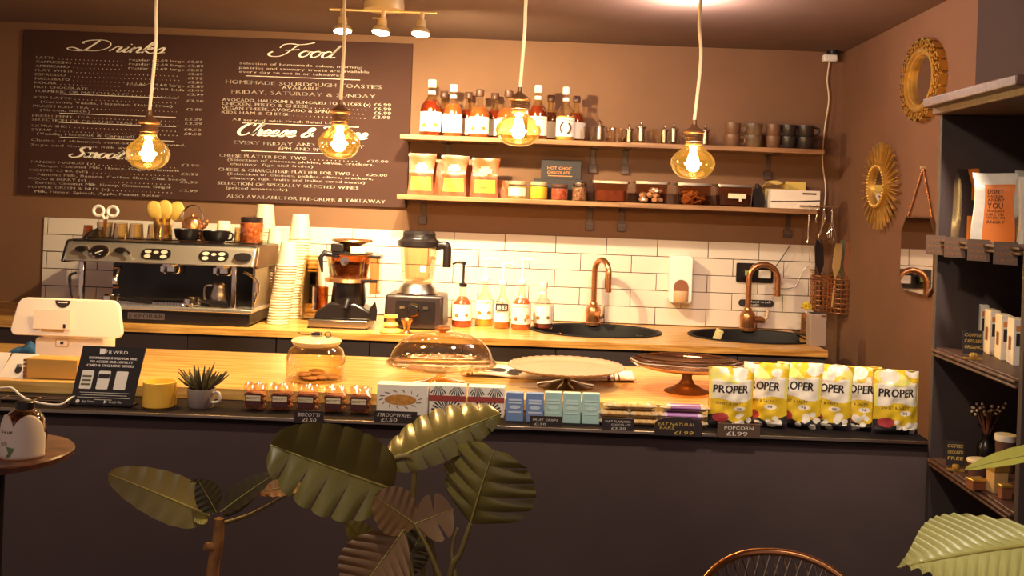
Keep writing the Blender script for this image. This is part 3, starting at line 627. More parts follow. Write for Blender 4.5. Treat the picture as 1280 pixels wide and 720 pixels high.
hb = thing('chocolate_box', 'black box with orange lettering on the lower shelf behind the jars', 'box', at(697, Yb, ZS2)); pv = M('orange_print', 'd88a48', .6)
MB(s).box(0, 0, 13, 62, 20, 26).build('lower_box', matt, hb, bevel=.002); MB(s).box(3, 2, 38, 50, 16, 24).build('upper_box', matt, hb, bevel=.002)
g = MB(s); text(g, 'HOT CHOC', -14, 38, 30, 3.4, lambda u, v: (u, -6.3, v)); text(g, 'CHOCOLATE', -14, 32.5, 28, 3.4, lambda u, v: (u, -6.3, v)); g.box(2, -6.2, 30, 30, .2, .8); g.lathe([(0, 0), (4, 0), (4, .2), (0, .2)], n=8)
g.build('lettering', pv, hb, smooth=0)
plasticbox = G('clear_box_plastic', 'd8b8a0', .7, .06, .3)
def storage(px, w, h, label, content, tg=None):
    Y = 6.0; s = Y / F; t = thing('storage_box', label, 'storage box', at(px, Y, ZS2), 'clear storage boxes on the lower shelf')
    g = MB(s); g.prism(rrect(w * .92, 30 * .92, 4), 0, h - 3, 'z', 1.06).build('box', plasticbox, t)
    MB(s).prism(rrect(w + 4, 33, 4), h - 3, h, 'z').build('lid', steel, t)
    if content == 'marsh':
        r = random.Random(3)
        for i in range(26):
            x, y = r.uniform(-w * .3, w * .3), r.uniform(-12, 8); lay = i // 9; z = 3 + lay * 6 + r.uniform(0, 1)
            m = MB(s).lathe([(2.4, -2.6), (3, -2), (3, 2), (2.4, 2.6)], n=10).build('marshmallow', white, t, loc=(x * s, y * s, (z + 1) * s)); m.rotation_euler = (r.uniform(0, 3), r.uniform(0, 3), 0)
    elif content == 'cookie':
        r = random.Random(4); ck = M('biscuit', 'c89460', .8, col2='9a6838', nscale=40)
        for i in range(16):
            m = MB(s).lathe([(3, -1), (7, -1), (7.5, 0), (7, 1), (0, 1.4)], n=14).build('biscuit', ck, t, loc=(r.uniform(-w * .24, w * .24) * s, r.uniform(-8, 6) * s, (5 + (i // 5) * 4.5) * s)); m.rotation_euler = (r.uniform(-.9, .9), r.uniform(-.9, .9), 0)
    elif content: MB(s).prism(rrect(w * .82, 24, 3), 1.5, h * .55, 'z').build('contents', content, t)
    if tg: MB(s).box(1, -15.5, h * .48, 22, .6, 6).box(5, -15.8, h * .48 - 4, 3, .5, 5).build('label', tg, t)
    return t
storage(762, 44, 26, 'clear storage box with cutlery shine, left of the marshmallow box', M('brown_contents', '8a5040', .5, noise=.3, nscale=30))
storage(813, 40, 27, 'clear storage box filled with white marshmallows', 'marsh')
storage(866, 42, 27, 'clear storage box filled with biscuits below the lowest bulb', 'cookie')
storage(917, 44, 27, 'dark storage box with small cream label on the lower shelf', M('dark_contents', '4a3028', .5), cream)
tag(MB(6.02 / F).prism([(-7, 0), (7, 0), (8, 8), (3, 24), (-2, 30), (-8, 14)], -8, 8).build('dark_packet', blackg, None, bevel=.004, loc=at(947, 6.02, ZS2)), 'dark pointed packet between the labelled storage box and napkins', 'packet')
wb = thing('white_box', 'white cardboard box with dark band at the right end of the lower shelf', 'box', at(991, 5.97, ZS2)); s = 5.97 / F
MB(s).box(0, 0, 11.5, 61, 24, 23).build('carton', M('white_card', 'ecdccc', .6, noise=.06), wb, bevel=.002)
MB(s).tube([(-30.5, -12.3, 8), (0, -12.3, 9), (30, -12.3, 11)], .7, 5).build('band', inkd, wb); MB(s).box(17, -12.2, 19, 17, .3, 2.2).build('print', ink, wb)
nap = M('yellow_napkin', 'd8b468', .8, noise=.2, nscale=30)
tag(MB(6.05 / F).sheet(lambda u, v: ((u - .5) * 34, (v - .5) * 16, 24 + 8 * sin(pi * u) + 3 * sin(9 * u + 5 * v)), 14, 6).box(0, 0, 12, 26, 14, 24).build('paper_napkins', nap, None, loc=at(967, 6.08, ZS2)), 'crumpled yellowish paper napkins behind the white box', 'napkins')
tag(MB(6.05 / F).box(0, 0, 17, 25, 8, 34).build('yellow_carton', M('yellow_card', 'dcbc5c', .7), None, bevel=.002, loc=at(993, 6.13, ZS2)), 'small yellow carton behind the white box', 'box')

# cable and sensor at the top right, utensil rail
Yc = 6.13; p = P(1041, 67, Yc); s = Yc / F
sn = thing('wall_sensor', 'small white wall sensor in the top right corner with a cable', 'sensor', (p.x, YW, p.z))
MB(s).box(-2, -8, -5, 18, 12, 9).build('housing', white, sn, bevel=.01); MB(s).lathe([(8, 0), (8, 7), (5, 10), (0, 10)], 2, -8, 0, n=18).build('dome', blackg, sn)
pts = smoothpts([P(a, b, 6.17) for a, b in ((1037, 75), (1034, 100), (1036, 125), (1031, 160), (1028, 200), (1032, 235), (1030, 262), (1026, 290), (1022, 296))], 5)
tag(MB().tube(pts, .0045, 6).build('sensor_cable', cordm), 'thin white cable running down the corner beside the shelves', 'cable')
Yr = 5.9; p = P(1022, 258, Yr); s = Yr / F
ur = thing('utensil_rail', 'slim metal rail with hooks at the right end of the lower shelf', 'rail', p)
MB(s).tube([(-22, 0, 0), (25, 0, 0)], 1, 8).build('rod', chrome, ur)
for x in (-22, 24): MB(s).tube([(x, 0, 0), (x, 62, 0)], .9, 6).build('arm', chrome, ur)
for x in (-10, -1, 8, 18): MB(s).tube([(x, 0, 1.5), (x + 1.5, -1, 0), (x, -2, -3), (x - 1.5, -1, -6), (x - 1, -2.5, -7)], .5, 5).build('hook', chrome, ur)
def hang(px, py0, pts, r, label, name, cat, mat):
    q = P(px, py0, Yr); o = MB(s).tube([(a, -2, -b) for a, b in pts], r, 6).build(name, mat, None, loc=q); return tag(o, label, cat, 'utensils hanging from the rail')
hang(1011, 264, [(0, 0), (0, 12), (-.5, 25), (0, 35), (-1, 40)], .8, 'straight metal skewer hanging leftmost from the rail', 'hanging_skewer', 'utensil', chrome)
hang(1020, 264, [(0, 0), (.6, 5), (-.6, 10), (.4, 14)], .7, 'short twisted bar spoon hanging second from the rail', 'bar_spoon', 'utensil', chrome)
hang(1030, 264, smoothpts([(0, 0, 0), (1, 10, 0), (-3, 22, 0), (-6, 32, 0), (-2, 40, 0)], 5) and [(p_.x, p_.y) for p_ in smoothpts([(0, 0, 0), (1, 10, 0), (-3, 22, 0), (-6, 32, 0), (-2, 40, 0)], 5)], .8, 'wavy metal strainer handle hanging third from the rail', 'strainer_handle', 'utensil', chrome)
q = P(1040, 264, Yr); wk = thing('wire_whisk', 'wire whisk hanging at the right end of the rail', 'whisk', q)
MB(s).tube([(0, -2, 0), (0, -2, -14)], 1.1, 6).build('handle', chrome, wk)
g = MB(s)
for i in range(5):
    a = pi * i / 5; g.tube(smoothpts([(0, -2, -14), (5 * cos(a), -2 + 5 * sin(a), -26), (4 * cos(a), -2 + 4 * sin(a), -36), (0, -2, -40), (-4 * cos(a), -2 - 4 * sin(a), -36), (-5 * cos(a), -2 - 5 * sin(a), -26), (0, -2, -14)], 3), .4, 5)
g.build('wires', chrome, wk)
def wire_basket(px, py, Y, w, h, label):
    s = Y / F; q = P(px, py, Y); t = thing('wire_basket', label, 'basket', q, 'copper wire baskets')
    r = w / 2; g = MB(s)
    for z in [h * i / 7 for i in range(8)]: g.tube([(r * cos(2 * pi * i / 24) * (.92 + .08 * z / h), r * .8 * sin(2 * pi * i / 24), z) for i in range(24)], 1.0 if z < h else 1.3, 6, closed=True)
    for i in range(16):
        a = 2 * pi * i / 16; g.tube([(r * .92 * cos(a), r * .8 * sin(a), 0), (r * cos(a), r * .8 * sin(a), h)], .8, 5)
    for i in range(-3, 4): x = i * r / 4; yy = r * .8 * math.sqrt(max(0, 1 - (x / r / .92) ** 2)); g.tube([(x, -yy, 0), (x, yy, 0)], .5, 5)
    g.build('wire_cage', copper, t)
    MB(s).tube([(-6, r * .8, h), (-6, (YW - .02 - Y) / s, h + 5), (6, (YW - .02 - Y) / s, h + 5), (6, r * .8, h)], .8, 6).build('hanger', copper, t)
    return t
wire_basket(1026, 387, 6.0, 27, 42, 'tall copper wire basket hanging over the right end of the worktop')
wire_basket(1053, 391, 5.97, 37, 42, 'wider copper wire basket with a handle nearest the right wall')
def paddle(px, py, Y, L, w, mat, label, lean=0, name='spatula', cat='spatula'):
    s = Y / F; q = P(px, py, Y); t = thing(name, label, cat, q, 'utensils standing in the wire baskets'); t.rotation_euler = (0, R(lean), 0)
    MB(s).tube([(0, 0, 0), (0, 0, L * .5)], 1.3, 8).build('handle', mat, t)
    MB(s).prism([(-1.5, L * .48), (1.5, L * .48), (w / 2, L * .62), (w / 2, L * .9), (w / 3, L), (-w / 3, L), (-w / 2, L * .9), (-w / 2, L * .62)], -.9, .9).build('blade', mat, t, bevel=.002)
tan, olive, brownw = M('tan_silicone', 'a8814e', .6), M('olive_silicone', '6a6040', .6), M('brown_wood_utensil', '8a5236', .6)
paddle(1026, 380, 6.0, 80, 11, blackg, 'black spatula with broad blade in the left wire basket', -4)
paddle(1040, 384, 5.93, 80, 10, tan, 'tan spatula at the left of the right wire basket', 4)
paddle(1047, 384, 5.98, 84, 10, olive, 'olive spatula in the middle of the right wire basket', 3)
paddle(1054, 384, 5.95, 82, 11, brownw, 'brown wooden spatula in the right wire basket', 4)
paddle(1060, 384, 5.98, 78, 8, tan, 'narrow tan spatula rightmost in the wire basket', 8)
# ------------------------------------------------------------------ espresso machine
Y0 = 5.42; s = Y0 / F
em = thing('espresso_machine', 'large chrome two group espresso machine on the worktop', 'espresso machine', at(204, Y0, ZW))
# local px: x centred, y away from the viewer, z up
MB(s).prism([(-113, 0), (100, 0), (108, 3), (108, 17), (-113, 17)], 0, 118).build('base', blackg, em, bevel=.006)
MB(s).box(-2, 54, 19.5, 224, 112, 5).build('drip_tray', polish, em, bevel=.004)
g = MB(s)
for i in range(44): g.box(-60 + i * 2.2, 26, 24, 1.2, 30, 4)
g.build('drip_grate', chrome, em)
MB(s).box(-3, 108, 60, 212, 14, 80).build('back_panel', blackg, em)
for x, y in ((-108, 10), (84, 10), (110, 92)): MB(s).box(x, y, 48, 6, 6, 54).build('column', chrome, em, bevel=.004)
MB(s).prism([(20, 22), (112, 22), (112, 76), (20, 76)], 104, 107, 'x').build('side_panel', steel, em)
hz = lambda z: 75 + (z - 69) * .70
hp = lambda pts: [(a, hz(b)) for a, b in pts]
# head: slanted chrome fascia and black trims
hd = MB(s).prism(hp([(-8, 70), (-2, 69), (112, 69), (112, 104), (8, 104), (3, 102)]), -124, 112, 'x').build('head_housing', polish, em, bevel=.008)
fa = lambda x, z, o=.6: Vector((x, -8 + (z - 70) * 11 / 32 - o, hz(z)))      # point on the fascia
MB(s).prism(hp([(7, 103), (112, 103), (112, 107), (7, 107)]), -121, 112, 'x').build('top_trim', blackg, em, bevel=.006)
MB(s).prism(hp([(-9, 68), (-7, 72), (4, 104), (9, 107), (112, 107), (112, 66), (0, 66)]), -128, -123, 'x').build('end_cheek', blackg, em, bevel=.01)
MB(s).prism(hp([(-4, 68), (-3, 72), (6, 104), (9, 106), (112, 106), (112, 66), (0, 66)]), 112, 116, 'x').build('end_cheek', bronze, em, bevel=.01)
MB(s).prism(hp([(20, 106), (112, 106), (112, 128), (60, 127), (34, 120), (22, 112)]), -114, -109, 'x').build('cup_rail_end', blackg, em, bevel=.006)
MB(s).tube([(-106, 14, 105), (108, 14, 104)], .8, 6).build('cup_rail', chrome, em)
def onfascia(mb): mb.T = Matrix.Translation((0, 0, 0))
def fdisc(mb, x, z, rx, rz, t, o, n=24):       # a raised oval button on the slanted fascia
    a = [fa(x + rx * cos(2 * pi * i / n), z + rz * sin(2 * pi * i / n), o) for i in range(n)]; b = [fa(x + rx * cos(2 * pi * i / n), z + rz * sin(2 * pi * i / n), o + t) for i in range(n)]
    mb.add(a + b, [tuple(range(n - 1, -1, -1)), tuple(range(n, 2 * n))] + [(i, (i + 1) % n, (i + 1) % n + n, i + n) for i in range(n)])
ga = MB(s); fdisc(ga, -82, 88, 12, 11.5, 1.5, .2); gau = ga.build('pressure_gauge', chrome, em)
g = MB(s); fdisc(g, -82, 88, 9.5, 9, .3, 1.8); g.build('dial', blackg, gau)
g = MB(s); g.tube([fa(-86, 85, 2.4), fa(-77, 90, 2.4)], .6, 5); g.tube([fa(-83, 84, 2.4), fa(-79, 83, 2.4)], .5, 5); g.build('needle', white, gau)
for x, lb in ((-104, 'steam_knob'), (-55, 'steam_knob')):
    g = MB(s); fdisc(g, x, 92, 7, 4.5, 5, .2); kb = g.build(lb, blackg, em)
    MB(s).tube([fa(x + 4, 94, 5), fa(x + 11, 89, 7), fa(x + 15, 84, 7)], [1.2, 1.6, 2.2], 8).build('lever', chrome, kb)
for x in (-11, 61):
    g = MB(s)
    a = [fa(x + px, 87 + pz, .3) for px, pz in rrect(37, 18, 8)]; b = [fa(x + px, 87 + pz, 1.2) for px, pz in rrect(37, 18, 8)]; n = len(a)
    g.add(a + b, [tuple(range(n - 1, -1, -1)), tuple(range(n, 2 * n))] + [(i, (i + 1) % n, (i + 1) % n + n, i + n) for i in range(n)]); pn = g.build('button_panel', blackg, em)
    for bx, bz, r in ((-10, 4, 4.2), (-10, -4, 4.2), (0, 3, 3.2), (10, 4, 4.2), (10, -4, 4.2)):
        g = MB(s); fdisc(g, x + bx, 87 + bz, r, r * .72, .8, 1.3, 16); g.build('button', M('button_cream', 'c0b49e', .4) if 'button_cream' not in MATS else MATS['button_cream'], pn)
g = MB(s); fdisc(g, 98, 88, 11, 6.5, 5, .2); g.build('water_knob', blackg, em)
for x in (4, 70):           # group heads with portafilters
    gh = MB(s).lathe([(13, 63), (14, 65), (14, 75), (8, 76)], x, 16, 0, 24).build('group_head', chrome, em)
    MB(s).box(x - 8, 1.2, 69, 4, 2, 7).box(x + 3, 1.2, 69, 9, 2, 6).build('clip', chrome, gh)
for x, y, ln in ((-72, 0, 52), (31, -2, 46)):
    pf = MB(s).lathe([(10, 0), (12, 2), (12, 9), (10, 10), (9, 8), (9, 3), (0, 3)], x, y + 16, 23, 22).build('portafilter', chrome, em)
    MB(s).tube([(x + 11, y + 16, 29), (x + 18, y + 14, 29), (x + 26, y + 12, 28), (x + ln, y + 10, 27)], [2, 2.2, 3.6, 4], 10).build('handle', blackg, pf)
    MB(s).tube(smoothpts([(x - 2, y + 14, 26), (x - 7, y + 6, 25), (x - 9, y + 3, 24)], 3), 2.6, 8).tube(smoothpts([(x + 2, y + 14, 26), (x + 3, y + 6, 25), (x + 2, y + 2, 24)], 3), 2.6, 8).build('spout', chrome, pf)
MB(s).tube(smoothpts([(-60, 6, 68), (-60, 2, 60), (-62, 0, 52)], 4), 2, 8).lathe([(3.6, 48), (4, 56), (2.5, 58)], -62, 0, 0, 14).build('hot_water_tap', chrome, em)
MB(s).tube(smoothpts([(-112, 4, 60), (-119, 0, 56), (-117, 0, 40), (-113, 0, 26)], 5), 1.7, 8).build('steam_wand', blackg, em)
MB(s).tube(smoothpts([(98, 2, 68), (112, -2, 62), (117, -2, 50), (113, -2, 30)], 5), 1.7, 8).lathe([(3.4, 44), (3.4, 56)], 116, -2, 0, 12).build('steam_wand', chrome, em)
for x, z in ((-103, 60), (-103, 34)): MB(s).lathe([(0, -2), (5, -1), (5, 1), (0, 2)], x, 99, z, 14).build('side_fixing', copper, em)
pl = MB(s).box(-21, -1, 9.5, 46, 1.6, 8).build('name_plate', steel, em)
g = MB(s); text(g, 'EXPOBAR', -42, 6.8, 42, 5.2, lambda u, v: (u, -2, v)); g.build('lettering', inkd, pl, smooth=0)
YM = Y0 + .26; ZM = ZW + hz(107) * s
mj = thing('milk_jug', 'small steel milk jug standing on the right of the drip tray', 'jug', at(274, Y0 + .10, ZW + 22.2 * s)); s2 = (Y0 + .1) / F
MB(s2).lathe([(11, 0), (12, 2), (11, 15), (8, 26), (9, 29), (8, 28), (10, 14), (0, 1)], n=24).build('body', steel, mj)
MB(s2).tube(smoothpts([(-9, -2, 26), (-17, -4, 24), (-17, -4, 8), (-11, -2, 6)], 4), 1.3, 8).build('handle', steel, mj)
# things on top of the machine
sm = YM / F
YA = Y0 + .22
gm2 = 'glasses on top of the espresso machine'
ofs = 0
def topglass(px, w, h, label, Yt=YA, inv=True, mat=facet): return tumbler(px, Yt, ZM, w, h, label, gm2, mat, inv, facet=12)
topglass(110, 13, 16, 'small copper tinted glass, leftmost on top of the espresso machine', mat=smoked)
topglass(151, 20, 20, 'upturned faceted glass right of the scissors glass on the machine')
topglass(170, 20, 20, 'upturned faceted glass, third from the left on the machine')
topglass(192, 17, 20, 'upturned faceted glass in front of the wooden spoons, left one of two')
topglass(207, 17, 20, 'upturned faceted glass in front of the wooden spoons, right one of two')
topglass(297, 10, 20, 'tall narrow shot glass left of the orange preserve jar')
topglass(131, 20, 20, 'glass holding the scissors on top of the espresso machine', YA, False)
topglass(204, 26, 27, 'glass holding the wooden spoons on top of the espresso machine', YA + .16, False)
sc = thing('scissors', 'scissors with round white handles standing in a glass on the espresso machine', 'scissors', at(131, YA, ZM + 3 * sm))
for sd in (-1, 1):
    MB(sm).prism([(-1.2, 0), (1.2, 0), (2.2, 22), (-2.2, 22)], sd * .4, sd * 1).build('blade', copper, sc)
    MB(sm).tube([(sd * 8.5 + 6.3 * cos(2 * pi * i / 20), sd * .7, 31 + 6 * sin(2 * pi * i / 20)) for i in range(20)], 1.9, 8, closed=True).tube([(sd * .6, sd * .7, 21), (sd * 4, sd * .7, 27)], 1.6, 6).build('finger_ring', white, sc)
spoonm = M('light_wood_spoon', 'dfb860', .5, col2='c09440', nscale=12)
for px, lean, L, lb in ((204, -17, 40, 'wooden spoon leaning left in the glass on the machine'), (206, 3, 40, 'wooden spoon upright in the middle of the glass on the machine'), (209, 24, 42, 'wooden spoon leaning right in the glass on the machine')):
    t = thing('wooden_spoon', lb, 'spoon', at(204, YA + .16, ZM + 4 * sm) + Vector(((px - 206) * .4 * sm, (px - 206) * .6 * sm, 0)), 'wooden spoons on the espresso machine'); t.rotation_euler = (R(4), R(lean), 0)
    MB(sm).tube([(0, 0, 0), (0, 0, L - 16)], [1.3, 1.8], 8).build('handle', spoonm, t)
    MB(sm).lathe([(0, -14), (5, -12), (9, -5), (10, 1), (8, 8), (4, 11.5), (0, 12.5)], 0, 0, L - 6, 22, 1, .28).build('bowl', spoonm, t)
tp = thing('copper_teapot', 'shiny copper teapot with arched handle on the espresso machine', 'teapot', at(240, YA + .13, ZM)); 
ZB = 13
def bowl(px, w, h, label): 
    t = thing('black_cup', label, 'cup', at(px, YA - .03, ZM), 'black cups on the espresso machine'); r = w / 2
    MB(sm).lathe([(r * .5, 0), (r * .85, h * .35), (r, h), (r * .94, h), (r * .75, h * .35), (0, h * .15)], n=28).build('body', blackg, t)
    MB(sm).tube(smoothpts([(r * .9, -2, h * .85), (r * 1.25, -4, h * .8), (r * 1.2, -4, h * .35), (r * .75, -2, h * .25)], 4), 1.2, 6).build('handle', blackg, t)
bowl(233, 31, 16, 'wide black cup under the copper teapot on the espresso machine'); bowl(270, 34, 15, 'wide black cup right of the copper teapot on the espresso machine')
MB(sm).lathe([(11, 12), (13, 14), (13, 26), (11.5, 28), (9, 29), (3, 30.5), (2, 33), (0, 33)], n=28).lathe([(6, 0), (9, 5), (11, 12.2)], n=24).build('body', copper, tp)
MB(sm).tube(smoothpts([(-12, 0, 25), (-12, 0, 36), (-4, 0, 44), (6, 0, 43), (12, 0, 34), (12, 0, 25)], 5), 1, 8).build('handle', chrome, tp)
MB(sm).tube(smoothpts([(11, 0, 16), (17, 0, 20), (19, 0, 27)], 4), [2.6] * 4 + [2.2] * 4 + [1.8], 8).build('spout', copper, tp)
tag(MB(sm).lathe([(9, 0), (12, 1), (13, 9), (9, 10), (0, 10)], n=20).build('copper_pot', copper, None, loc=at(262, YA + .13, ZM + 0)), 'low copper pot behind the right black cup on the machine', 'pot')
tag(MB(sm).lathe([(8, 0), (8, 25), (7.5, 26), (0, 26)], n=20).build('cream_tin', cream, None, loc=at(279, YA + .16, ZM)), 'cream coloured tin behind the right black cup on the machine', 'tin')
oj = jar(314, YA + .02, ZM, 29, 33, 'jar of orange preserve with dark lid at the right end of the espresso machine', None, M('orange_preserve', 'b8642c', .4, col2='7a3420', nscale=60), blackg, .8)

# ------------------------------------------------------------------ paper cup stacks
def cupmesh(s, rt=12.5, rb=9, h=30):
    g = MB(s); g.lathe([(rt, 0), (rt + 1, .6), (rt + 1, 1.8), (rt - .1, 2.4), (rb, h), (rb - .6, h), (rb - .8, h - 1.5), (0, h - 1.5)], n=26); return g
def stack(px0, px1, Y, n, pitch, name, cat, label, toplabel, group, mat, dims):
    s = Y / F; a = at(px0, Y, ZW); first = None; step = (px1 - px0) * s / max(n - 1, 1)
    for i in range(n):
        loc = (a.x + step * i, Y, ZW + pitch * s * i)
        if not first: first = o = cupmesh(s, *dims).build(name, mat, None, loc=loc); tag(o, label, cat, group)
        else: o = dup(first, loc)
        if i == n - 1: o['label'] = toplabel
    return first
stack(347, 357, 5.62, 22, 3.45, 'paper_cup', 'cup', 'white paper cup in the front leaning stack beside the espresso machine', 'topmost paper cup of the front leaning stack beside the espresso machine', 'paper cups in the front stack', papercup, (12.5, 9.5, 30))
stack(335, 341, 5.86, 25, 3.5, 'paper_cup', 'cup', 'cream paper cup in the stack squeezed behind the espresso machine corner', 'topmost cup of the stack squeezed behind the espresso machine corner', 'paper cups in the squeezed stack', papercup, (11, 8.5, 28))
stack(366, 371, 5.92, 29, 3.5, 'paper_cup', 'cup', 'paper cup in the tallest stack left of the coffee grinder', 'topmost cup of the tallest stack left of the coffee grinder', 'paper cups in the tallest stack', papercup, (13, 10, 31))
stack(318, 327, 6.06, 31, 3.5, 'paper_cup', 'cup', 'paper cup in the stack mostly hidden behind the espresso machine', 'topmost cup rising above the orange preserve jar', 'paper cups behind the machine', papercup, (13, 10, 31))
stack(388, 388, 5.86, 9, 5.2, 'plastic_cup', 'cup', 'clear plastic cup in the stack behind the left of the grinder', 'topmost clear plastic cup behind the left of the grinder', 'clear plastic cups', clearcup, (13, 9.5, 38))

# ------------------------------------------------------------------ coffee grinder
Y0 = 5.50; s = Y0 / F
cg = thing('coffee_grinder', 'coffee grinder with brown bean hopper and black front on the worktop', 'coffee grinder', at(428, Y0, ZW))
MB(s).prism([(-42, 2), (32, 2), (32, 11), (-42, 11)], -6, 40).build('tray', steel, cg, bevel=.004)
for x in (-41, 31): MB(s).box(x, -4, 1.2, 3, 4, 2.4).build('foot', blackg, cg)
MB(s).prism([(-38, 11), (36, 11), (34, 22), (14, 32), (-18, 32), (-34, 20)], 2, 42).build('base', blackg, cg, bevel=.012)
MB(s).lathe([(20, 26), (22, 32), (20, 56), (24, 58)], 2, 22, 0, 28).build('body', blackg, cg)
MB(s).lathe([(27, 57), (30, 58), (29, 62), (26, 63)], 1, 22, 0, 30).build('collar', copper, cg)
hop = MB(s).lathe([(22, 60), (24, 63), (28, 90), (28, 92), (26.5, 91), (22, 64), (0, 64)], 1, 22, 0, 30).build('hopper', smoked, cg)
MB(s).lathe([(22, 62), (25, 80), (0, 83)], 1, 22, 0, 26).build('beans', M('coffee_beans', '6a3c20', .5, noise=.5, nscale=120, bump=.6), hop)
MB(s).lathe([(14, 91), (30, 93), (30, 95), (8, 97)], 1, 22, 0, 30).build('hopper_rim', blackg, hop)
MB(s).lathe([(10, 97), (12, 104), (26, 109), (25, 111), (0, 107)], 4, 22, 0, 28).build('lid', copper, cg)
MB(s).box(-10, 4, 101, 16, 12, 10).build('switch_box', blackg, cg, bevel=.004); MB(s).box(16, 2, 99, 18, 8, 8).build('label_block', cream, cg, bevel=.002)
MB(s).tube([(-8, 2, 90), (-26, -2, 94), (-30, -3, 88), (-27, -3, 70)], [2, 4, 3.4, 1.2], 10).build('dosing_lever', blackg, cg)
MB(s).lathe([(0, 0), (5.5, .2), (5.5, 1.2), (0, 1.4)], n=16).build('badge', chrome, cg, loc=(1 * s, -6.4 * s, 85 * s)).rotation_euler = (R(90), 0, 0)
MB(s).box(35, 24, 66, 12, 20, 46).build('side_chute', smoked, cg, bevel=.004); MB(s).box(35, 24, 90, 14, 22, 4).build('chute_cap', blackg, cg, bevel=.002)
MB(s).tube([(6, -2, 36), (4, -8, 26)], 3.5, 10).build('spout', blackg, cg); MB(s).tube([(20, 2, 60), (42, -2, 61)], 2, 8).build('fork', blackg, cg)
MB(s).lathe([(9, 0), (10, 1), (10, 30), (9, 30), (9, 2), (0, 2)], -33, 18, 20, 20).build('dose_cup', smoked, cg)
MB(s).prism([(0, 0), (8, -.4), (9, 12), (6, 24), (-1, 14)], -1, 1).build('cleaning_brush', blackg, cg, loc=(34 * s, -1 * s, 12 * s))

# ------------------------------------------------------------------ blender
Y0 = 5.56; s = Y0 / F
bl = thing('blender', 'countertop blender with dark square base and clear jug', 'blender', at(516, Y0, ZW))
MB(s).box(0, 32, 22, 75, 64, 42, .97, .95).build('base', M('dark_brown_plastic', '2c1c1c', .35), bl, bevel=.016, seg=3)
bpn = MB(s).prism(rrect(49, 27, 3, 2, 23), -1.2, 1.5).build('control_panel', blackg, bl)
MB(s).lathe([(8.5, 0), (8.5, 1.2), (7.3, 1.2), (7.3, .6)], n=24, cap=False).build('knob_ring', chrome, bpn, loc=(0, -1.3 * s, 25 * s)).rotation_euler = (R(90), 0, 0)
MB(s).lathe([(7, 0), (6, 6), (0, 6)], n=20).build('knob', blackg, bpn, loc=(0, -1.3 * s, 25 * s)).rotation_euler = (R(90), 0, 0)
for x in (-14, 15): MB(s).box(x, -1.8, 28, 6, 1, 3).build('switch', steel, bpn)
for x in (-32, 32): MB(s).box(x, 8, .8, 8, 8, 1.6).build('foot', blackg, bl)
MB(s).lathe([(22, 42), (26, 44), (22, 52), (18, 56), (0, 56)], 0, 30, 0, 28).build('coupling', steel, bl)
jg = MB(s).lathe([(17, 54), (20, 62), (24, 100), (24, 104), (22.5, 103), (18.5, 62), (0, 57)], 0, 30, 0, 8).build('jug', G('jug_plastic', 'f6ead8', .7, .06, .35), bl, smooth=20)
MB(s).box(9, 9, 76, 7, .6, 8).build('label', white, jg)
MB(s).lathe([(25, 102), (27, 104), (27, 110), (23, 112), (21, 115), (21, 120), (18, 123), (0, 123)], 0, 30, 0, 28).build('lid', blackg, bl)
MB(s).tube(smoothpts([(22, 26, 104), (34, 24, 106), (37, 24, 100), (37, 24, 78)], 5), 5.5, 10).build('handle', blackg, bl)

# tampers in front of the blender
Y0 = 5.42; s = Y0 / F
tag(MB(s).lathe([(13, 0), (14, 1.5), (13, 4), (7, 7), (10, 9), (9, 12), (5, 15), (5, 17), (9, 19), (8.5, 22), (0, 22.5)], n=26).build('wooden_tamper', spoonm, None, loc=at(488, Y0, ZW)), 'turned pale wooden tamper in front of the blender', 'tamper')
tag(MB(s).lathe([(5, 0), (6, 1), (3.5, 3), (3, 5), (6, 14), (7.5, 17), (7, 19), (6, 16), (0, 5)], n=22).build('copper_jigger', copper, None, loc=at(508, Y0 - .02, ZW)), 'small copper jigger in front of the blender', 'jigger')

# ------------------------------------------------------------------ pump syrup bottles beside the sink
gp = 'syrup bottles beside the sink'
def pump(t, s, H, mat, side, lift):
    MB(s).lathe([(4, H * .90), (5, H * .91), (5, H * .98), (2, H * 1.0), (1.6, H * 1.02), (1.6, H + lift), (2.6, H + lift + .5), (2.6, H + lift + 4), (0, H + lift + 4)], n=16).tube([(0, 0, H + lift + 3), (side * 9, -1, H + lift + 3), (side * 14, -1, H + lift + .5)], [1.9, 1.6, 1.2], 8).build('pump', mat, t)
YP = 5.78; s = YP / F
t = bottle(577, YP, ZW, 25, 55, 'red syrup bottle with black pump, leftmost beside the sink', gp, M('red_orange_syrup', 'b04a2c', .15, coat=.6), 'pump', 1, None, .68, (.16, .52)); pump(t, s, 55, blackg, -1, 22)
t = bottle(605, YP + .1, ZW, 24, 62, 'pale yellow syrup bottle with white pump, second beside the sink', gp, M('yellow_syrup', 'd8b040', .15, coat=.6), 'pump', 1, 'MONIN', .30, (.14, .52)); pump(t, s, 62, white, 1, 20)
t = bottle(627, YP, ZW, 21, 60, 'amber syrup bottle with dark label and white pump, middle one beside the sink', gp, M('amber_orange_syrup', 'c07430', .15, coat=.6), 'pump', 0, None, .26, (.14, .5)); pump(t, s, 60, white, 1, 18)
g = MB(s); g.prism(rrect(16, 9, 1.5, 0, 27), -11.6, -10.9); lb_ = g.build('dark_label', inkd, t); g = MB(s); text(g, '1883', -6, 24.5, 12, 5, lambda u, v: (u, -11.8, v)); g.build('lettering', white, lb_, smooth=0)
t = bottle(651, YP - .02, ZW, 25, 62, 'peach syrup bottle with printed fruit and white pump, fourth beside the sink', gp, M('peach_syrup', 'c8623a', .15, coat=.6), 'pump', 3, 'MONIN', .60, (.12, .52)); pump(t, s, 62, white, 1, 22)
g = MB(s)
for x, z in ((-6, 14), (4, 13), (8, 17)): g.sphere(x, -11.3, z, 2.6, 12, 8, 1, .25)
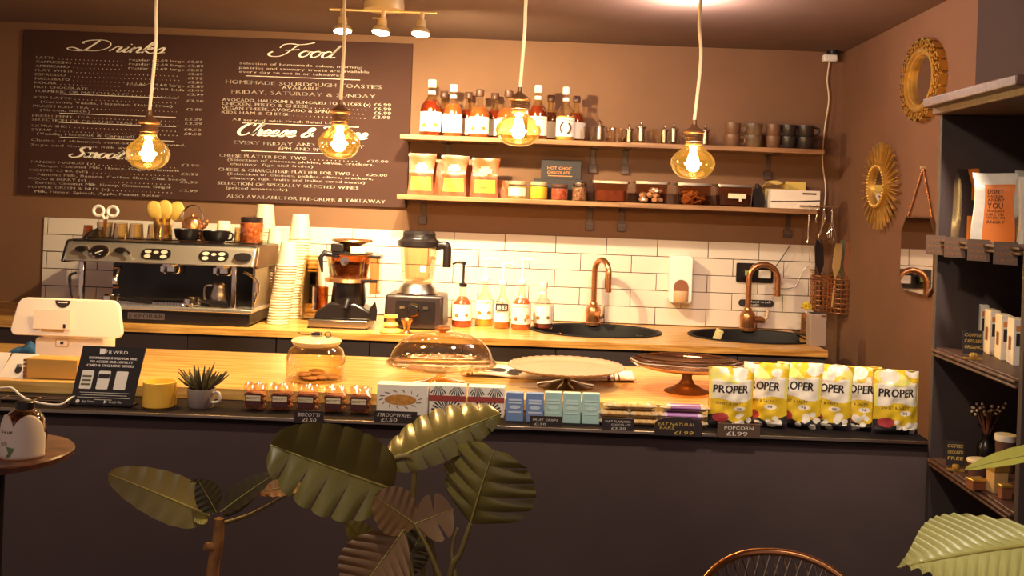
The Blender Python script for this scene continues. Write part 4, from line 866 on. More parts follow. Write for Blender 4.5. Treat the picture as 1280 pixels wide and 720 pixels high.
g.build('printed_fruit', orangep, t)
bottle(678, YP + .06, ZW, 25, 58, 'clear syrup bottle without pump, rightmost beside the sink', gp, M('plum_syrup', '7a3a34', .15, coat=.6), 'white', 1, None, .14, (.12, .5))

# ------------------------------------------------------------------ taps
def tap(px, Y, r0, label, yaw):
    s = Y / F; t = thing('swan_neck_tap', label, 'tap', at(px, Y, ZW), 'copper taps', R(yaw))
    MB(s).lathe([(10, 0), (10, 3), (9, 4), (9.5, 10), (10, 18), (8.5, 22), (5, 25), (5, 27), (3.5, 29), (0, 29)], n=24).build('body', copper, t)
    pts = [(0, 0, 27), (0, 0, 50), (0, 0, 66)] + [(r0 - r0 * cos(R(a)), 0, 66 + r0 * .95 * sin(R(a))) for a in range(15, 181, 15)] + [(2 * r0, 0, 56), (2 * r0, 0, 46)]
    MB(s).tube(pts, 3.6, 12).lathe([(4, 44), (4, 48)], 2 * r0, 0, 0, 14).build('spout', copper, t)
    lv = MB(s).tube([(6, 0, 14), (16, 0, 14), (21, 0, 13)], [4.5, 4.5, 3.5], 12).build('side_valve', copper, t)
    MB(s).tube([(20, 0, 14), (24, -1, 17), (25, -1, 27)], [2.6, 2, 2.2], 8).build('lever', M('lever_' + label[:4], 'c8a888', .3), lv)
    return t
tap(741, 6.09, 17, 'copper swan neck tap behind the left sink', 298).rotation_euler = (0, 0, R(-62))
tap(934, 6.09, 18, 'copper swan neck tap behind the right sink', 0)

# ------------------------------------------------------------------ soap dispenser, socket, sign, brush, box, sponge
Y0 = 6.185; s = Y0 / F; p = P(848, 377, Y0)
sd = thing('soap_dispenser', 'white wall soap dispenser on the tiles between the two taps', 'soap dispenser', p)
MB(s).prism(rrect(28, 58, 4, 0, 29), -20, 0).build('body', white, sd, bevel=.006)
MB(s).prism([(9.2 * cos(R(a)), 2 + 17 + 10 * sin(R(a))) for a in range(0, 181, 15)] + [(-9, 2), (9, 2)], -20.8, -19.5).build('recess', brownw, sd)
MB(s).lathe([(8, 0), (9, 1), (9, 12), (8, 13), (0, 13)], 0, -20, 2, 22, 1, .5).build('push_lever', M('beige_plastic', 'c89a70', .4), sd)
p = P(943, 341, Y0); so = thing('wall_socket', 'dark double wall socket with two plugs above the right tap', 'socket', p)
MB(s).prism(rrect(46, 24, 2), -2.5, 0).build('plate', blackg, so)
MB(s).box(-11, -5, -1, 13, 8, 10).build('plug', blackg, so, bevel=.003); MB(s).box(12, -5, -1, 14, 8, 10).build('plug', white, so, bevel=.004)
MB(s).box(-10, -9.3, 0, 7, .6, 6).build('green_sticker', M('green_sticker', '8aa84a', .6), so); MB(s).box(-2, -2.8, 8, 3, .6, 4).build('indicator', M('pink_indicator', 'e08080', .5), so)
tag(MB().tube(smoothpts([P(a, b, 6.15) for a, b in ((963, 340), (972, 330), (988, 306))], 5), .003, 6).build('plug_cable', blackg), 'thin dark cable rising from the wall socket to the shelf', 'cable')
tag(MB().tube(smoothpts([P(a, b, 6.172) for a, b in ((966, 360), (992, 359), (1004, 338), (1012, 332))], 5), .002, 6).build('loose_cable', steel), 'thin loose grey cable on the tiles left of the wire baskets', 'cable')
p = P(945, 379, Y0); hs = thing('wall_sign', 'small black hand wash only sign behind the right tap', 'sign', p)
MB(s).prism(rrect(44, 8.5, 4), -1, 0).build('plate', inkd, hs); g = MB(s); text(g, 'Hand wash', -9, .6, 27, 2.6, lambda u, v: (u, -1.2, v)); text(g, 'only', -8, -3, 12, 2.4, lambda u, v: (u, -1.2, v)); g.build('lettering', white, hs, smooth=0)
Yq = 5.98; s = Yq / F
bb = thing('washing_brush', 'washing brush with yellow bristles standing in a holder near the right wall', 'brush', at(1007, Yq, ZW))
MB(s).lathe([(6, 0), (6.5, 1), (6.5, 27), (6, 27), (6, 3), (0, 3)], n=20).build('holder', copper, bb); MB(s).tube([(0, 0, 4), (0, 0, 32)], 1.2, 8).build('handle', white, bb)
g = MB(s); rn = random.Random(5)
for i in range(80):
    a, b = rn.uniform(0, 2 * pi), rn.uniform(-.3, 1); d = Vector((cos(a) * math.sqrt(1 - b * b * .9), sin(a) * math.sqrt(1 - b * b * .9), b)); g.tube([(0, 0, 34), tuple(Vector((0, 0, 34)) + d * 7)], [1, .8], 4)
bq = g.build('bristles', M('yellow_bristles', 'd8bc3c', .7), bb); bq['kind'] = 'stuff'
Yq = 5.50; s = Yq / F
gbx = thing('grey_caddy', 'plain grey upright caddy at the right end of the worktop', 'caddy', at(1022, Yq, ZW))
MB(s).box(0, 10, 20, 20, 22, 40).build('body', M('grey_plastic', '9a8478', .5), gbx, bevel=.003); MB(s).box(6, -1.2, 38, 6, .5, 2).build('mark', ink, gbx); MB(s).box(0, 10, 40.2, 16, 18, .8).build('opening_shade', matt, gbx)  # matt black sheet on the solid top imitates a shaded hollow
o = MB(5.8 / F).box(0, 0, 6, 16, 22, 6).build('sponge', M('sponge_cream', 'd8c488', .9, noise=.2, nscale=60), None, bevel=.004); o.location = at(903, 5.80, ZW - .01) + Vector((0, .0, 0)); o.rotation_euler = (0, R(-70), 0); tag(o, 'cream scouring sponge propped upright in the right sink', 'sponge')

# ------------------------------------------------------------------ right wall: mirrors
def wallspot(px, py): u = px - PX; x = XW; Yw = x * F / (u * cos(TH) + (py - PY) * sin(TH)); return P(px, py, Yw), Yw
p, Yw = wallspot(1158, 100)
gk = thing('round_mirror', 'round mirror with gold greek key frame high on the right wall', 'mirror', p); gk.rotation_euler = (0, 0, 0)
ry, rz = .25, .193
def ring(mb, r0, r1, x0, x1, n=48):
    v = []
    for i in range(n):
        a = 2 * pi * i / n
        for r, x in ((r0, x0), (r1, x0), (r1, x1), (r0, x1)): v.append((x, r * ry * cos(a), r * rz * sin(a)))
    mb.add(v, [(4 * i + j, 4 * i + (j + 1) % 4, 4 * ((i + 1) % n) + (j + 1) % 4, 4 * ((i + 1) % n) + j) for i in range(n) for j in range(4)])
g = MB(); ring(g, .68, .76, -.042, 0); ring(g, .76, .96, -.018, 0); ring(g, .62, .70, -.03, 0)
n = 20
def seg(a0, a1, r0, r1, x0, x1):
    x0 *= .55
    v = [(x, r * ry * cos(a), r * rz * sin(a)) for x in (x0, x1) for a, r in ((a0, r0), (a1, r0), (a1, r1), (a0, r1))]
    g.add(v, [(0, 1, 2, 3), (7, 6, 5, 4), (0, 4, 5, 1), (1, 5, 6, 2), (2, 6, 7, 3), (3, 7, 4, 0)])
for i in range(n):
    a = 2 * pi * i / n; w = 2 * pi / n
    seg(a, a + w * .8, .98, 1.03, -.07, 0); seg(a, a + w * .16, .76, 1.03, -.07, 0); seg(a + .64 * w, a + .8 * w, .86, 1.03, -.07, 0); seg(a + .3 * w, a + .8 * w, .86, .91, -.07, 0); seg(a, a + w, .76, .81, -.07, 0)
g.build('greek_key_frame', gold, gk)
g = MB(); g.add([(-.012, .68 * ry * cos(2 * pi * i / 40), .68 * rz * sin(2 * pi * i / 40)) for i in range(40)], [tuple(range(40))]); g.build('mirror_glass', mirrorm, gk)
p, Yw = wallspot(1105, 233)
sb = thing('sunburst_mirror', 'gold sunburst mirror with radiating spikes on the right wall', 'mirror', p)
g = MB(); ry, rz = .29, .235; rn = random.Random(2); n = 60
for i in range(n):
    a = 2 * pi * i / n; up = abs(sin(a)); L = 1.0 if i % 2 else .86
    L *= 1
    for da, r1 in ((0, L),):
        w = .020 if up > .6 else .010
        v = []
        for x in (-.02, -.008):
            for r, aa in ((.44, a - w), (.44, a + w), (r1, a + w * 1.35), (r1, a - w * 1.35)): v.append((x - (.012 if i % 2 else 0), r * ry * cos(aa), r * rz * sin(aa)))
        g.add(v, [(0, 1, 2, 3), (7, 6, 5, 4), (0, 4, 5, 1), (1, 5, 6, 2), (2, 6, 7, 3), (3, 7, 4, 0)])
g.build('spikes', gold, sb)
g = MB(); ring(g, .42, .50, -.05, 0); 
for i in range(36): a = 2 * pi * i / 36; g.sphere(-.05, .46 * ry * cos(a), .46 * rz * sin(a), .008, 8, 5)
g.build('beaded_frame', gold, sb)
g = MB(); g.add([(-.03, .43 * ry * cos(2 * pi * i / 40), .43 * rz * sin(2 * pi * i / 40)) for i in range(40)], [tuple(range(40))]); g.build('mirror_glass', mirrorm, sb)
p, Yw = wallspot(1150, 319)
hm = thing('hanging_mirror', 'octagonal hanging mirror on a bead chain beside the black bookcase', 'mirror', p)
hy, hz = .22, .185; oc = [(-hy, -hz * .75), (-hy, hz * .62), (-hy * .72, hz), (hy * .72, hz), (hy, hz * .62), (hy, -hz * .75), (hy * .72, -hz), (-hy * .72, -hz)]
MB().prism(oc, -.018, 0, 'x').build('backing', bronze, hm)
g = MB(); g.add([(-.0185, a * .965, b * .965) for a, b in oc], [tuple(range(8))]); g.build('mirror_glass', mirrorm, hm)
g = MB(); top = Vector((-.008, -.02, .42))
for sgn in (1, -1):
    q = Vector((-.008, sgn * hy * .70, hz)); m_ = 26
    for i in range(m_ + 1): c_ = q.lerp(top, i / m_); g.sphere(c_.x, c_.y, c_.z, .0062, 8, 5)
g.build('bead_chain', copper, hm); MB().lathe([(.008, 0), (.008, .02), (0, .022)], n=12).build('nail', brass, hm, loc=(0, -.02, .42)).rotation_euler = (0, R(-90), 0)
# ------------------------------------------------------------------ till on the counter
Y0 = 3.95; s = Y0 / F
tb_ = thing('till_stand', 'white point of sale tablet stand with its back to the room', 'till', at(89, Y0, ZT))
MB(s).prism(rrect(84, 28, 4, 0, 14), -8, 30).build('base', white, tb_, bevel=.006)
MB(s).box(36, 10, 6, 26, 30, 12).build('card_reader_dock', white, tb_, bevel=.006)
MB(s).prism([(-8, 26), (10, 26), (6, 62), (-2, 62)], -34, 26, 'x').build('neck', white, tb_, bevel=.008)
bk = MB(s); n = 40
def backp(u, v, o=0): return Vector((u, -14 + v * .10 - o, 54 + v))
pr = []
for x, z, in rrect(132, 46, 9): pr.append((x + (-z) * .20 * (1 if x > 0 else -1) * 1.0, z))
a = [backp(x, z) for x, z in pr]; b = [backp(x, z, -6) for x, z in pr]; n = len(a)
bk.add(a + b, [tuple(range(n - 1, -1, -1)), tuple(range(n, 2 * n))] + [(i, (i + 1) % n, (i + 1) % n + n, i + n) for i in range(n)])
tbl = bk.build('tablet', white, tb_, bevel=.004)
g = MB(s); a = [backp(-7 + 9.5 * cos(R(i)), 21 - 9 * sin(R(i)), .4) for i in range(0, 181, 15)]; g.add(a, [tuple(range(len(a)))]); lg = g.build('dark_emblem', inkd, tbl)
g = MB(s); g.add([backp(-13, 18, .7), backp(-1, 18, .7), backp(-1, 19.2, .7), backp(-13, 19.2, .7)], [(0, 1, 2, 3)]); g.build('emblem_mark', white, lg, smooth=0)
MB(s).box(-17, -17.5, 52, 46, 1, 24).build('taped_card', paper, tb_); MB(s).box(-1.5, -18.2, 44, 3, .4, 5).build('card_icon', inkd, tb_)
MB(s).box(-17, -12, 38, 28, 8, 4).build('receipt_slot', pine, tb_)
MB(s).prism(rrect(17, 10, 2, -8, 22), -8.8, -7.8).build('icon_frame', brass, tb_); MB(s).prism(rrect(13.5, 7.5, 1.5, -8, 22), -9.2, -8.6).build('icon_face', white, tb_); MB(s).box(-8, -9.4, 22, 4, .4, 3).build('icon_mark', inkd, tb_)
Y0 = 3.54; s = Y0 / F
wbx = thing('wooden_box', 'plain honey coloured wooden box in front of the till stand', 'box', at(64, Y0, ZT))
bx = MB(s).box(0, 14, 13, 64, 28, 25).build('body', M('honey_wood', 'd09a48', .45, noise=.12, nscale=6, stretch=(1, 4, 4)), wbx, bevel=.003); g = MB(s)
for i in range(5): g.box(-33, 1, 3 + i * 5, 4, 4, 3)
g.build('finger_joints', brownw, wbx)
sl = thing('white_leaflet', 'white card with small dark hand icon leaning beside the wooden box', 'card', at(16, Y0 + .01, ZT)); sl.rotation_euler = (R(-30), 0, 0)
MB(s).prism([(-19, 0), (19, 0), (24, 32), (-9, 32)], 0, 1).build('card', paper, sl)
g = MB(s); g.lathe([(0, 0), (4.5, 0), (4.5, .4), (0, .4)], n=16); ic = g.build('hand_icon', inkd, sl, loc=(4 * s, -.2 * s, 10 * s)); ic.rotation_euler = (R(90), 0, 0)
for i in range(4): MB(s).box(1 + i * 2, -.5, 15, 1, .5, 5 + (1 if i in (1, 2) else 0)).build('finger_mark', inkd, sl)
sl2 = dup(sl, at(-20, Y0 + .02, ZT), 'white card cut by the left frame edge, without a visible icon')
for c_ in [x for x in bpy.data.objects if x.parent == sl2 and not x.name.startswith('card')]: bpy.data.objects.remove(c_)
tag(MB(4.1 / F).sheet(lambda u, v: ((u - .5) * 32, (v - .5) * 26, (5 + 7 * u + 2.5 * sin(11 * u + 3 * v) + 2 * sin(13 * v)) * sin(pi * v) ** .5 * sin(pi * u) ** .4), 20, 12).build('blue_cloth', M('blue_cloth', '3a74c0', .8, noise=.2, nscale=30), None, loc=at(34, 4.1, ZT), solid=.002), 'crumpled bright blue cloth behind the wooden box', 'cloth')

# loyalty sign
Y0 = 3.33; s = Y0 / F
ls = thing('loyalty_sign', 'black acrylic loyalty app sign leaning on the counter ledge', 'sign', at(127, Y0, ZL + .003))
bdy = MB(s).prism([(-40, 0), (38, 0), (46, 73), (-34, 73)], 0, 1.5).build('panel', blackg, ls); bdy.rotation_euler = (R(-14), 0, 0)
MB(s).box(-1, 8, .6, 78, 26, 1.2).build('foot', blackg, ls)
sf = lambda u, v: (u + v * .09, -.25, v)
g = MB(s); text(g, 'RWRD', -6, 64, 24, 4, sf); text(g, 'DOWNLOAD RWRD FOR FREE', -29, 57, 60, 2.9, sf, 0, .3); text(g, 'TO ACCESS OUR LOYALTY', -27, 52.3, 54, 2.9, sf, 0, .3); text(g, 'CARD & EXCLUSIVE OFFERS', -30, 47.6, 59, 2.9, sf, 0, .3)
g.add([sf(a, b) for a, b in ((-17, 63), (-11, 63), (-10, 70), (-18, 70))], [(0, 1, 2, 3)]); g.tube([(-4.2 + 0, -.3, 68.6), (-2, -.3, 68), (-3, -.3, 65.5), (-5, -.3, 65)], .5, 4)
for x in (-26, -5, 17): g.add([sf(x + a, b) for a, b in rrect(15, 23, 1.5, 0, 31)], [tuple(range(24))])
text(g, 'Google Play', 8, 3.2, 16, 2.6, sf); text(g, 'App Store', -26, 3.2, 15, 2.6, sf); g.add([sf(2, 2.2), sf(6, 4.2), sf(2, 6.4)], [(0, 1, 2)]); g.add([sf(a, b) for a, b in oval(5, 4.5, -31, 4.2, 12)], [tuple(range(12))])
for z, w in ((15, 62), (12, 58), (9, 66), (6.5, 22)): g.add([sf(-w / 2, z), sf(w / 2, z), sf(w / 2, z + .5), sf(-w / 2, z + .5)], [(0, 1, 2, 3)])
lt = g.build('lettering', paper, ls, smooth=0); lt.rotation_euler = bdy.rotation_euler
g = MB(s); sg = lambda u, v: (u + v * .09, -.45, v)
for z in (24, 29, 34): g.add([sg(-32, z), sg(-20.5, z), sg(-20.5, z + 2.4), sg(-32, z + 2.4)], [(0, 1, 2, 3)])
q_ = g.build('screen_bars', olive, ls, smooth=0); q_.rotation_euler = bdy.rotation_euler
g = MB(s); g.add([sg(-12, 33), sg(2, 33), sg(2, 38.5), sg(-12, 38.5)], [(0, 1, 2, 3)]); q_ = g.build('screen_banner', inkd, ls, smooth=0); q_.rotation_euler = bdy.rotation_euler
# ledge clutter on the left
Y0 = 3.37; s = Y0 / F
rk = thing('metal_rack', 'low black and steel wire rack lying along the left end of the ledge', 'rack', at(28, Y0, ZL))
g = MB(s)
for y in (-14, -4, 6): g.tube([(-60, y, 4), (62, y, 4)], 1, 6)
for x in (-58, -20, 20, 60): g.tube([(x, -14, 4), (x, 6, 4)], .8, 6); g.tube([(x, -14, 4), (x, -14, 0)], .8, 6); g.tube([(x, 6, 4), (x, 6, 0)], .8, 6)
g.build('wires', steel, rk); MB(s).box(0, -4, 2, 112, 17, 2).build('tray', blackg, rk)
tag(MB().tube(smoothpts([at(-12, 3.36, ZL + .035), at(12, 3.36, ZL + .045), at(24, 3.33, ZL + .03), at(34, 3.31, ZL + .018), at(50, 3.29, ZL + .012), at(66, 3.28, ZL + .010), at(78, 3.28, ZL + .014), at(90, 3.31, ZL + .03), at(100, 3.42, ZL + .012)], 6), .0035, 6).build('white_cable', white), 'white cable looping over the wire rack at the left end of the ledge', 'cable')

# candle and succulent
s = Y0 / F
cn = thing('candle_glass', 'yellow frosted glass candle on the ledge right of the loyalty sign', 'candle', at(199, 3.36, ZL))
MB(s).lathe([(18.5, 0), (20, 1.5), (20, 31), (18.5, 31.5), (18, 30), (18, 3), (0, 3)], n=32).build('glass', M('yellow_frosted_glass', 'f2bc48', .35, noise=.12, nscale=12), cn)
MB(s).lathe([(18, 3), (18, 25), (0, 24)], n=28).build('wax', M('candle_wax', 'f0d890', .6), cn)
MB(s).tube([(0, 0, 24), (.6, 0, 28)], .6, 6).build('wick', inkd, cn)
sp_ = thing('potted_succulent', 'small grey cup planted with a spiky succulent on the ledge', 'plant', at(251, 3.37, ZL))
MB(s).lathe([(14, 0), (15.5, 2), (17, 24), (15.8, 24), (14.5, 4), (0, 3)], n=28).build('cup', M('grey_ceramic', '9a8a86', .35), sp_)
MB(s).tube(smoothpts([(15.5, -4, 19), (24, -7, 20), (25, -7, 10), (15.5, -4, 7)], 5), 1.8, 8).build('cup_handle', M('white_ceramic', 'd8ccc4', .3), sp_)
MB(s).lathe([(15, 21), (0, 22)], n=20).build('soil', soil, sp_)
g = MB(s); rn = random.Random(8)
for i in range(46):
    a = rn.uniform(0, 2 * pi); le = rn.uniform(.1, 1.05); L = rn.uniform(16, 33); d = Vector((sin(le) * cos(a) * 1.25, sin(le) * sin(a), cos(le))); r0 = rn.uniform(0, 8)
    p0 = Vector((r0 * cos(a), r0 * sin(a), 21)); p1 = p0 + d * L * .6; p2 = p0 + d * L + Vector((0, 0, 3)); g.tube([p0, p1, p2], [1.1, 1.9, .5], 6)
g.build('foliage', M('succulent_green', '6a6238', .5, col2='4a3a2c', nscale=30), sp_)

# glass biscuit jar
Y0 = 3.72; s = Y0 / F
cj = thing('biscuit_jar', 'wide glass biscuit jar with glass lid on the counter', 'jar', at(394, Y0, ZT))
MB(s).lathe([(33, 0), (36, 2), (36, 28), (33, 38), (27, 42), (26, 44)], n=36).build('glass', glassw, cj)
MB(s).lathe([(25, 43), (29, 45), (31, 49), (29, 51), (15, 53), (8, 54)], n=32).build('lid', M('green_white_glass', 'd8cfa8', .15), cj)
MB(s).lathe([(5, 53), (8, 56), (7, 59), (0, 60)], n=20).build('knob', chrome, cj)
MB(s).tube([(-9, 0, 56), (-20, 0, 56), (-24, 0, 59)], .6, 6).tube([(14 + 4 * cos(R(a)), 0, 57 + 3.2 * sin(R(a))) for a in range(0, 361, 30)], .6, 6).build('wire_clip', inkd, cj)
MB(s).lathe([(34.5, 24), (34.5, 28), (31.5, 37), (26, 40), (0, 38)], n=32).build('dark_contents', M('chocolate_pieces', '5a342a', .5, noise=.4, nscale=50, bump=.4), cj) if False else None
rn = random.Random(11); ck = MATS['biscuit']
for i in range(9):
    a = rn.uniform(0, 6.28); m_ = MB(s).lathe([(4, -1.5), (9, -1.4), (10, 0), (9, 1.4), (0, 1.8)], n=16).build('biscuit', ck, cj, loc=(rn.uniform(3, 20) * cos(a) * s, rn.uniform(3, 20) * sin(a) * s, (3.4 + (i // 5) * 3.2) * s)); m_.rotation_euler = (rn.uniform(-.12, .12), rn.uniform(-.12, .12), 0)

# cake stands
s = 3.73 / F
cs = thing('domed_cake_stand', 'glass cake stand with clear dome on the counter', 'cake stand', at(551, 3.73, ZT))
MB(s).lathe([(35, 0), (35, 1.2), (20, 4), (8, 8), (5, 12), (6, 15), (4.5, 18), (10, 21), (60, 23), (67, 25), (68, 27), (66, 27), (60, 24.6), (0, 24)], n=44).build('stand', glassw, cs)
dm = MB(s).lathe([(64, 24.8), (65, 26), (64.5, 32), (60, 43), (50, 54), (36, 61), (20, 64), (6, 65)], n=44, cap=False).build('dome', glass, cs)
MB(s).lathe([(4, 64), (5, 66), (9, 67), (10, 70), (7, 72.5), (0, 73)], n=22).build('knob', copper, dm)
g = MB(s); rn = random.Random(3)
for i in range(40):
    a = 2 * pi * i / 40; g.sphere(67 * cos(a), 67 * sin(a), 26.5, 2.6, 8, 5)
g.build('beaded_rim', glass, cs)
s = 3.79 / F
s2_ = thing('scalloped_cake_stand', 'pale pink cake stand with scalloped rim on the counter', 'cake stand', at(707, 3.79, ZT))
pinkm = M('pale_pink_glass', 'b89a84', .2, noise=.05)
MB(s).lathe([(36, 0), (36, 1.2), (18, 4), (7, 7), (5.5, 11), (6.5, 14), (5, 17), (12, 20)], n=36).build('foot', glassw, s2_)
def scal(u, v):
    a = 2 * pi * u; r = 72 * v * (1 + .018 * abs(sin(20 * a)) * (v > .8)); return (r * cos(a), r * sin(a), 20 + (1 if v < .85 else 1 + 26 * (v - .85)) + (.6 * abs(sin(20 * a)) if v > .9 else 0))
MB(s).sheet(scal, 160, 14).build('plate', pinkm, s2_, solid=.004)
s = 3.755 / F
s3 = thing('copper_cake_stand', 'copper coloured glass cake stand partly behind the popcorn', 'cake stand', at(858, 3.755, ZT))
ambg = G('amber_copper_glass', 'e2c09c', .9, .05, .4)
MB(s).lathe([(28, 0), (28, 1), (20, 4), (10, 10), (6.5, 16), (6.5, 26), (14, 29)], n=36).build('foot', bronze, s3)
MB(s).lathe([(12, 28), (55, 30), (68, 34), (72, 37), (70, 38), (56, 32.5), (0, 31)], n=44).build('plate', ambg, s3)
# folded tea towel
s = 3.95 / F
twl = thing('tea_towel', 'folded white tea towel with dark printed spots and stripes on the counter', 'tea towel', at(686, 3.98, ZT))
def tow(u, v): return ((u - .5) * 214, (v - .5) * 62, 3.2 + 1.3 * sin(9 * u + 2 * v) + 1.2 * sin(5 * v + 14 * u) + (1.5 if v > .5 else 0))
rn = random.Random(4); bl_ = [(rn.uniform(.05, .55), rn.uniform(.1, .95), rn.uniform(.02, .045)) for _ in range(12)] + [(.09, .45, .05), (.2, .5, .05), (.3, .42, .05)]
def ptow(u, v):
    for a, b, r in bl_:
        if ((u - a) / r) ** 2 + ((v - b) / (r * 3.2)) ** 2 < 1: return 1
    return 2 if (.03 < u < .045 or .055 < u < .065 or .84 < u < .855 or .87 < u < .88 or .9 < u < .91) else 0
MB(s).sheet(tow, 110, 24, ptow).build('cloth', [M('white_linen', 'efe4d8', .9), inkd, M('dark_red_stripe', '6a4238', .8)], twl, solid=.010)

# ------------------------------------------------------------------ snacks along the ledge
YS_ = 3.36; s = YS_ / F
bisc = M('biscotti_brown', 'b87a48', .7, col2='8a4a2c', nscale=60, bump=.4); redl = M('red_brown_label', '4a2020', .5); 
def biscotti(px, label, sc_):
    t = thing('biscotti_pack', label, 'biscotti pack', at(px, YS_, ZL), 'biscotti packs'); rn = random.Random(int(px))
    for i in range(6):
        m_ = MB(s).prism([(-13, 0), (-12, -3), (12, -3), (13, 0), (10, 3), (-10, 3)], -3.2, 3.2, 'y').build('biscotti', bisc, t, loc=(0, (-4 + 7 * (i % 2)) * s, (4.5 + 7.5 * (i // 2) + 1) * s), bevel=.002); m_.rotation_euler = (rn.uniform(-.2, .2), rn.uniform(-.15, .15), rn.uniform(-.1, .1))
    def fr(u, v): return ((u - .5) * (29 - 5 * max(0, v - .6) + 1.4 * sin(9 * v + px)), -9 * (1 - max(0, (v - .55) / .45) ** 1.3 * .92) - .8 * sin(13 * u + 9 * v + px), .5 + v * 34 + (1.5 * sin(14 * u + px) if v > .9 else 0))
    g = MB(s); g.sheet(fr, 14, 14); g.sheet(lambda u, v: (fr(1 - u, v)[0], -fr(1 - u, v)[1], fr(1 - u, v)[2]), 14, 14); g.build('wrapper', film, t)
    lb = MB(s).sheet(lambda u, v: (-10 + 20 * u, -10.6, 6 + 16 * v), 2, 2).build('label', redl, t)
    g = MB(s); g.sheet(lambda u, v: (-9 + 18 * u, -10.8, 13.5 + 6.5 * v), 1, 1); g.build('label_panel', cream, lb); g = MB(s); text(g, 'BISCOTTI', -8, 15.3, 16, 3, lambda u, v: (u, -11.0, v)); g.build('lettering', inkd, lb, smooth=0)
for px, lb in ((319, 'clear pack of biscotti, leftmost in the row right of the succulent'), (352, 'clear pack of biscotti, second in the row, left of its price card'), (384, 'clear pack of biscotti directly behind the first price card'), (418, 'clear pack of biscotti, fourth in the row, right of its price card'), (450, 'clear pack of biscotti beside the white waffle box')): biscotti(px, lb, 1)
wf = thing('waffle_box', 'white box printed with a golden waffle behind the second price card', 'box', at(503, YS_ + .02, ZL))
MB(s).box(0, 4, 19, 64, 22, 38).build('carton', paper, wf, bevel=.002); ff = lambda u, v: (u, -7.25, v)
g = MB(s); g.add([ff(a, b) for a, b in oval(40, 13, -2, 19)], [tuple(range(24))]); wfp = g.build('waffle_print', M('waffle_gold', 'd09448', .7, col2='b8742c', nscale=60), wf, smooth=0)
g = MB(s)
for i in range(14): a = 2 * pi * i / 14; g.tube([(-2 + 22 * cos(a), -7.3, 20 + 9 * sin(a)), (-2 + 27 * cos(a + .15), -7.3, 20 + 12 * sin(a + .15))], .35, 4)
g.build('print_lines', ink, wf, smooth=0)
rayr = M('red_ray_print', 'a04038', .6)
def raybox(px, w, label):
    t = thing('patterned_box', label, 'box', at(px, YS_ + .03, ZL), 'red rayed boxes'); MB(s).box(0, 4, 19, w, 20, 38).build('carton', paper, t, bevel=.002); g = MB(s)
    for cx_, cz_, L in ((-w * .25, 40, 15), (w * .25, 40, 15), (0, 4, 20)):
        for i in range(28):
            a = 2 * pi * i / 28; pts = [(cx_ + r * cos(a + da), cz_ + r * sin(a + da)) for r, da in ((4, -.05), (L, -.055), (L, .055), (4, .05))]
            if all(abs(p_[0]) < w / 2 - .5 and .8 < p_[1] < 37.5 for p_ in pts): g.add([(p_[0], -6.25, p_[1]) for p_ in pts], [(0, 1, 2, 3)])
    g.build('ray_print', inkd, t, smooth=0); g = MB(s); g.box(0, -6.2, 22, w, .3, 7); g.build('red_band', rayr, t)
raybox(559, 46, 'box printed with red and dark rays behind the big leaf, next to the waffle box'); raybox(607, 46, 'box printed with dark rays left of the blue packets')
def packet(px, w, h, mt, label, group, panel, name='snack_packet', rz=0, Y=None):
    Y = Y or YS_ - .02; s = Y / F; t = thing(name, label, 'packet', at(px, Y, ZL), group, R(rz))
    MB(s).prism([(-w / 2, 0), (w / 2, 0), (w / 2 - .5, h - 1), (w / 2 - 1.5, h), (-w / 2 + 1.5, h), (-w / 2, h - 1)], -5, 5).build('packet', mt, t, bevel=.003)
    g = MB(s)
    for z in (.72, .62, .3): g.sheet(lambda u, v: (-w * .36 + w * .72 * u, -5.3, h * z + h * .06 * v), 1, 1)
    g.add([(a, -5.3, b) for a, b in oval(w * .6, h * .13, 0, h * .5)], [tuple(range(24))]); g.build('print', panel, t, smooth=0)
bluem, teal = M('blue_packet', '7a94c8', .4, noise=.1), M('teal_packet', 'b0d2ce', .4, noise=.08); bluep, tealp = M('pale_blue_print', 'c8d4e8', .5), M('pale_teal_print', 'c8e0da', .5)
for px, lb in ((643, 'blue snack packet, left one of two'), (668, 'blue snack packet, right one beside the teal packets')): packet(px, 22.5, 36, bluem, lb, 'blue packets', bluep)
for px, lb in ((691, 'pale teal packet, left one of three, behind its price card'), (714, 'pale teal packet, middle one of three'), (738, 'pale teal packet, right one beside the flapjacks')): packet(px, 22.5, 38, teal, lb, 'teal packets', tealp)
flap = M('oat_flapjack', 'c08848', .7, col2='e0c080', nscale=70, bump=.4); wrapp = M('cream_wrapper', 'cdb088', .35, noise=.25, nscale=60)
purp = M('purple_wrapper', 'a868a8', .35); purpd = M('dark_purple_band', '7a3a80', .35)
def bar(px, lay, w, label, group, mt, band, name, y=0):
    s = YS_ / F; t = thing(name, label, 'snack bar', at(px, YS_ - .02 + y, ZL + .001 + lay * 9.6 * s), group)
    def f(u, v):
        x = (u - .5) * w; e = 1 if .12 < u < .88 else max(.25, (1 - abs(2 * u - 1)) / .24); return (x, 9 * cos(2 * pi * v) * min(1, e + .3), 4.6 + 4.6 * e * sin(2 * pi * v))
    MB(s).sheet(f, 30, 16, lambda u, v: 1 if .2 < u < .8 and (.28 < v < .58) else (0 if .12 < u < .88 else 2)).build('wrapper', [mt, band, wrapp], t)
    if name != 'flapjack_bar': return
for px, lay, w, lb in ((768, 0, 42, 'flapjack bar at the bottom left of the pile'), (806, 0, 40, 'flapjack bar at the bottom right of the pile, edge by the arched price card'), (768, 1, 42, 'flapjack bar in the middle left of the pile'), (804, 1, 40, 'flapjack bar in the middle right of the pile'), (787, 2, 66, 'long flapjack bar lying across the top of the pile')): bar(px, lay, w, lb, 'flapjack bars', wrapp, flap, 'flapjack_bar')
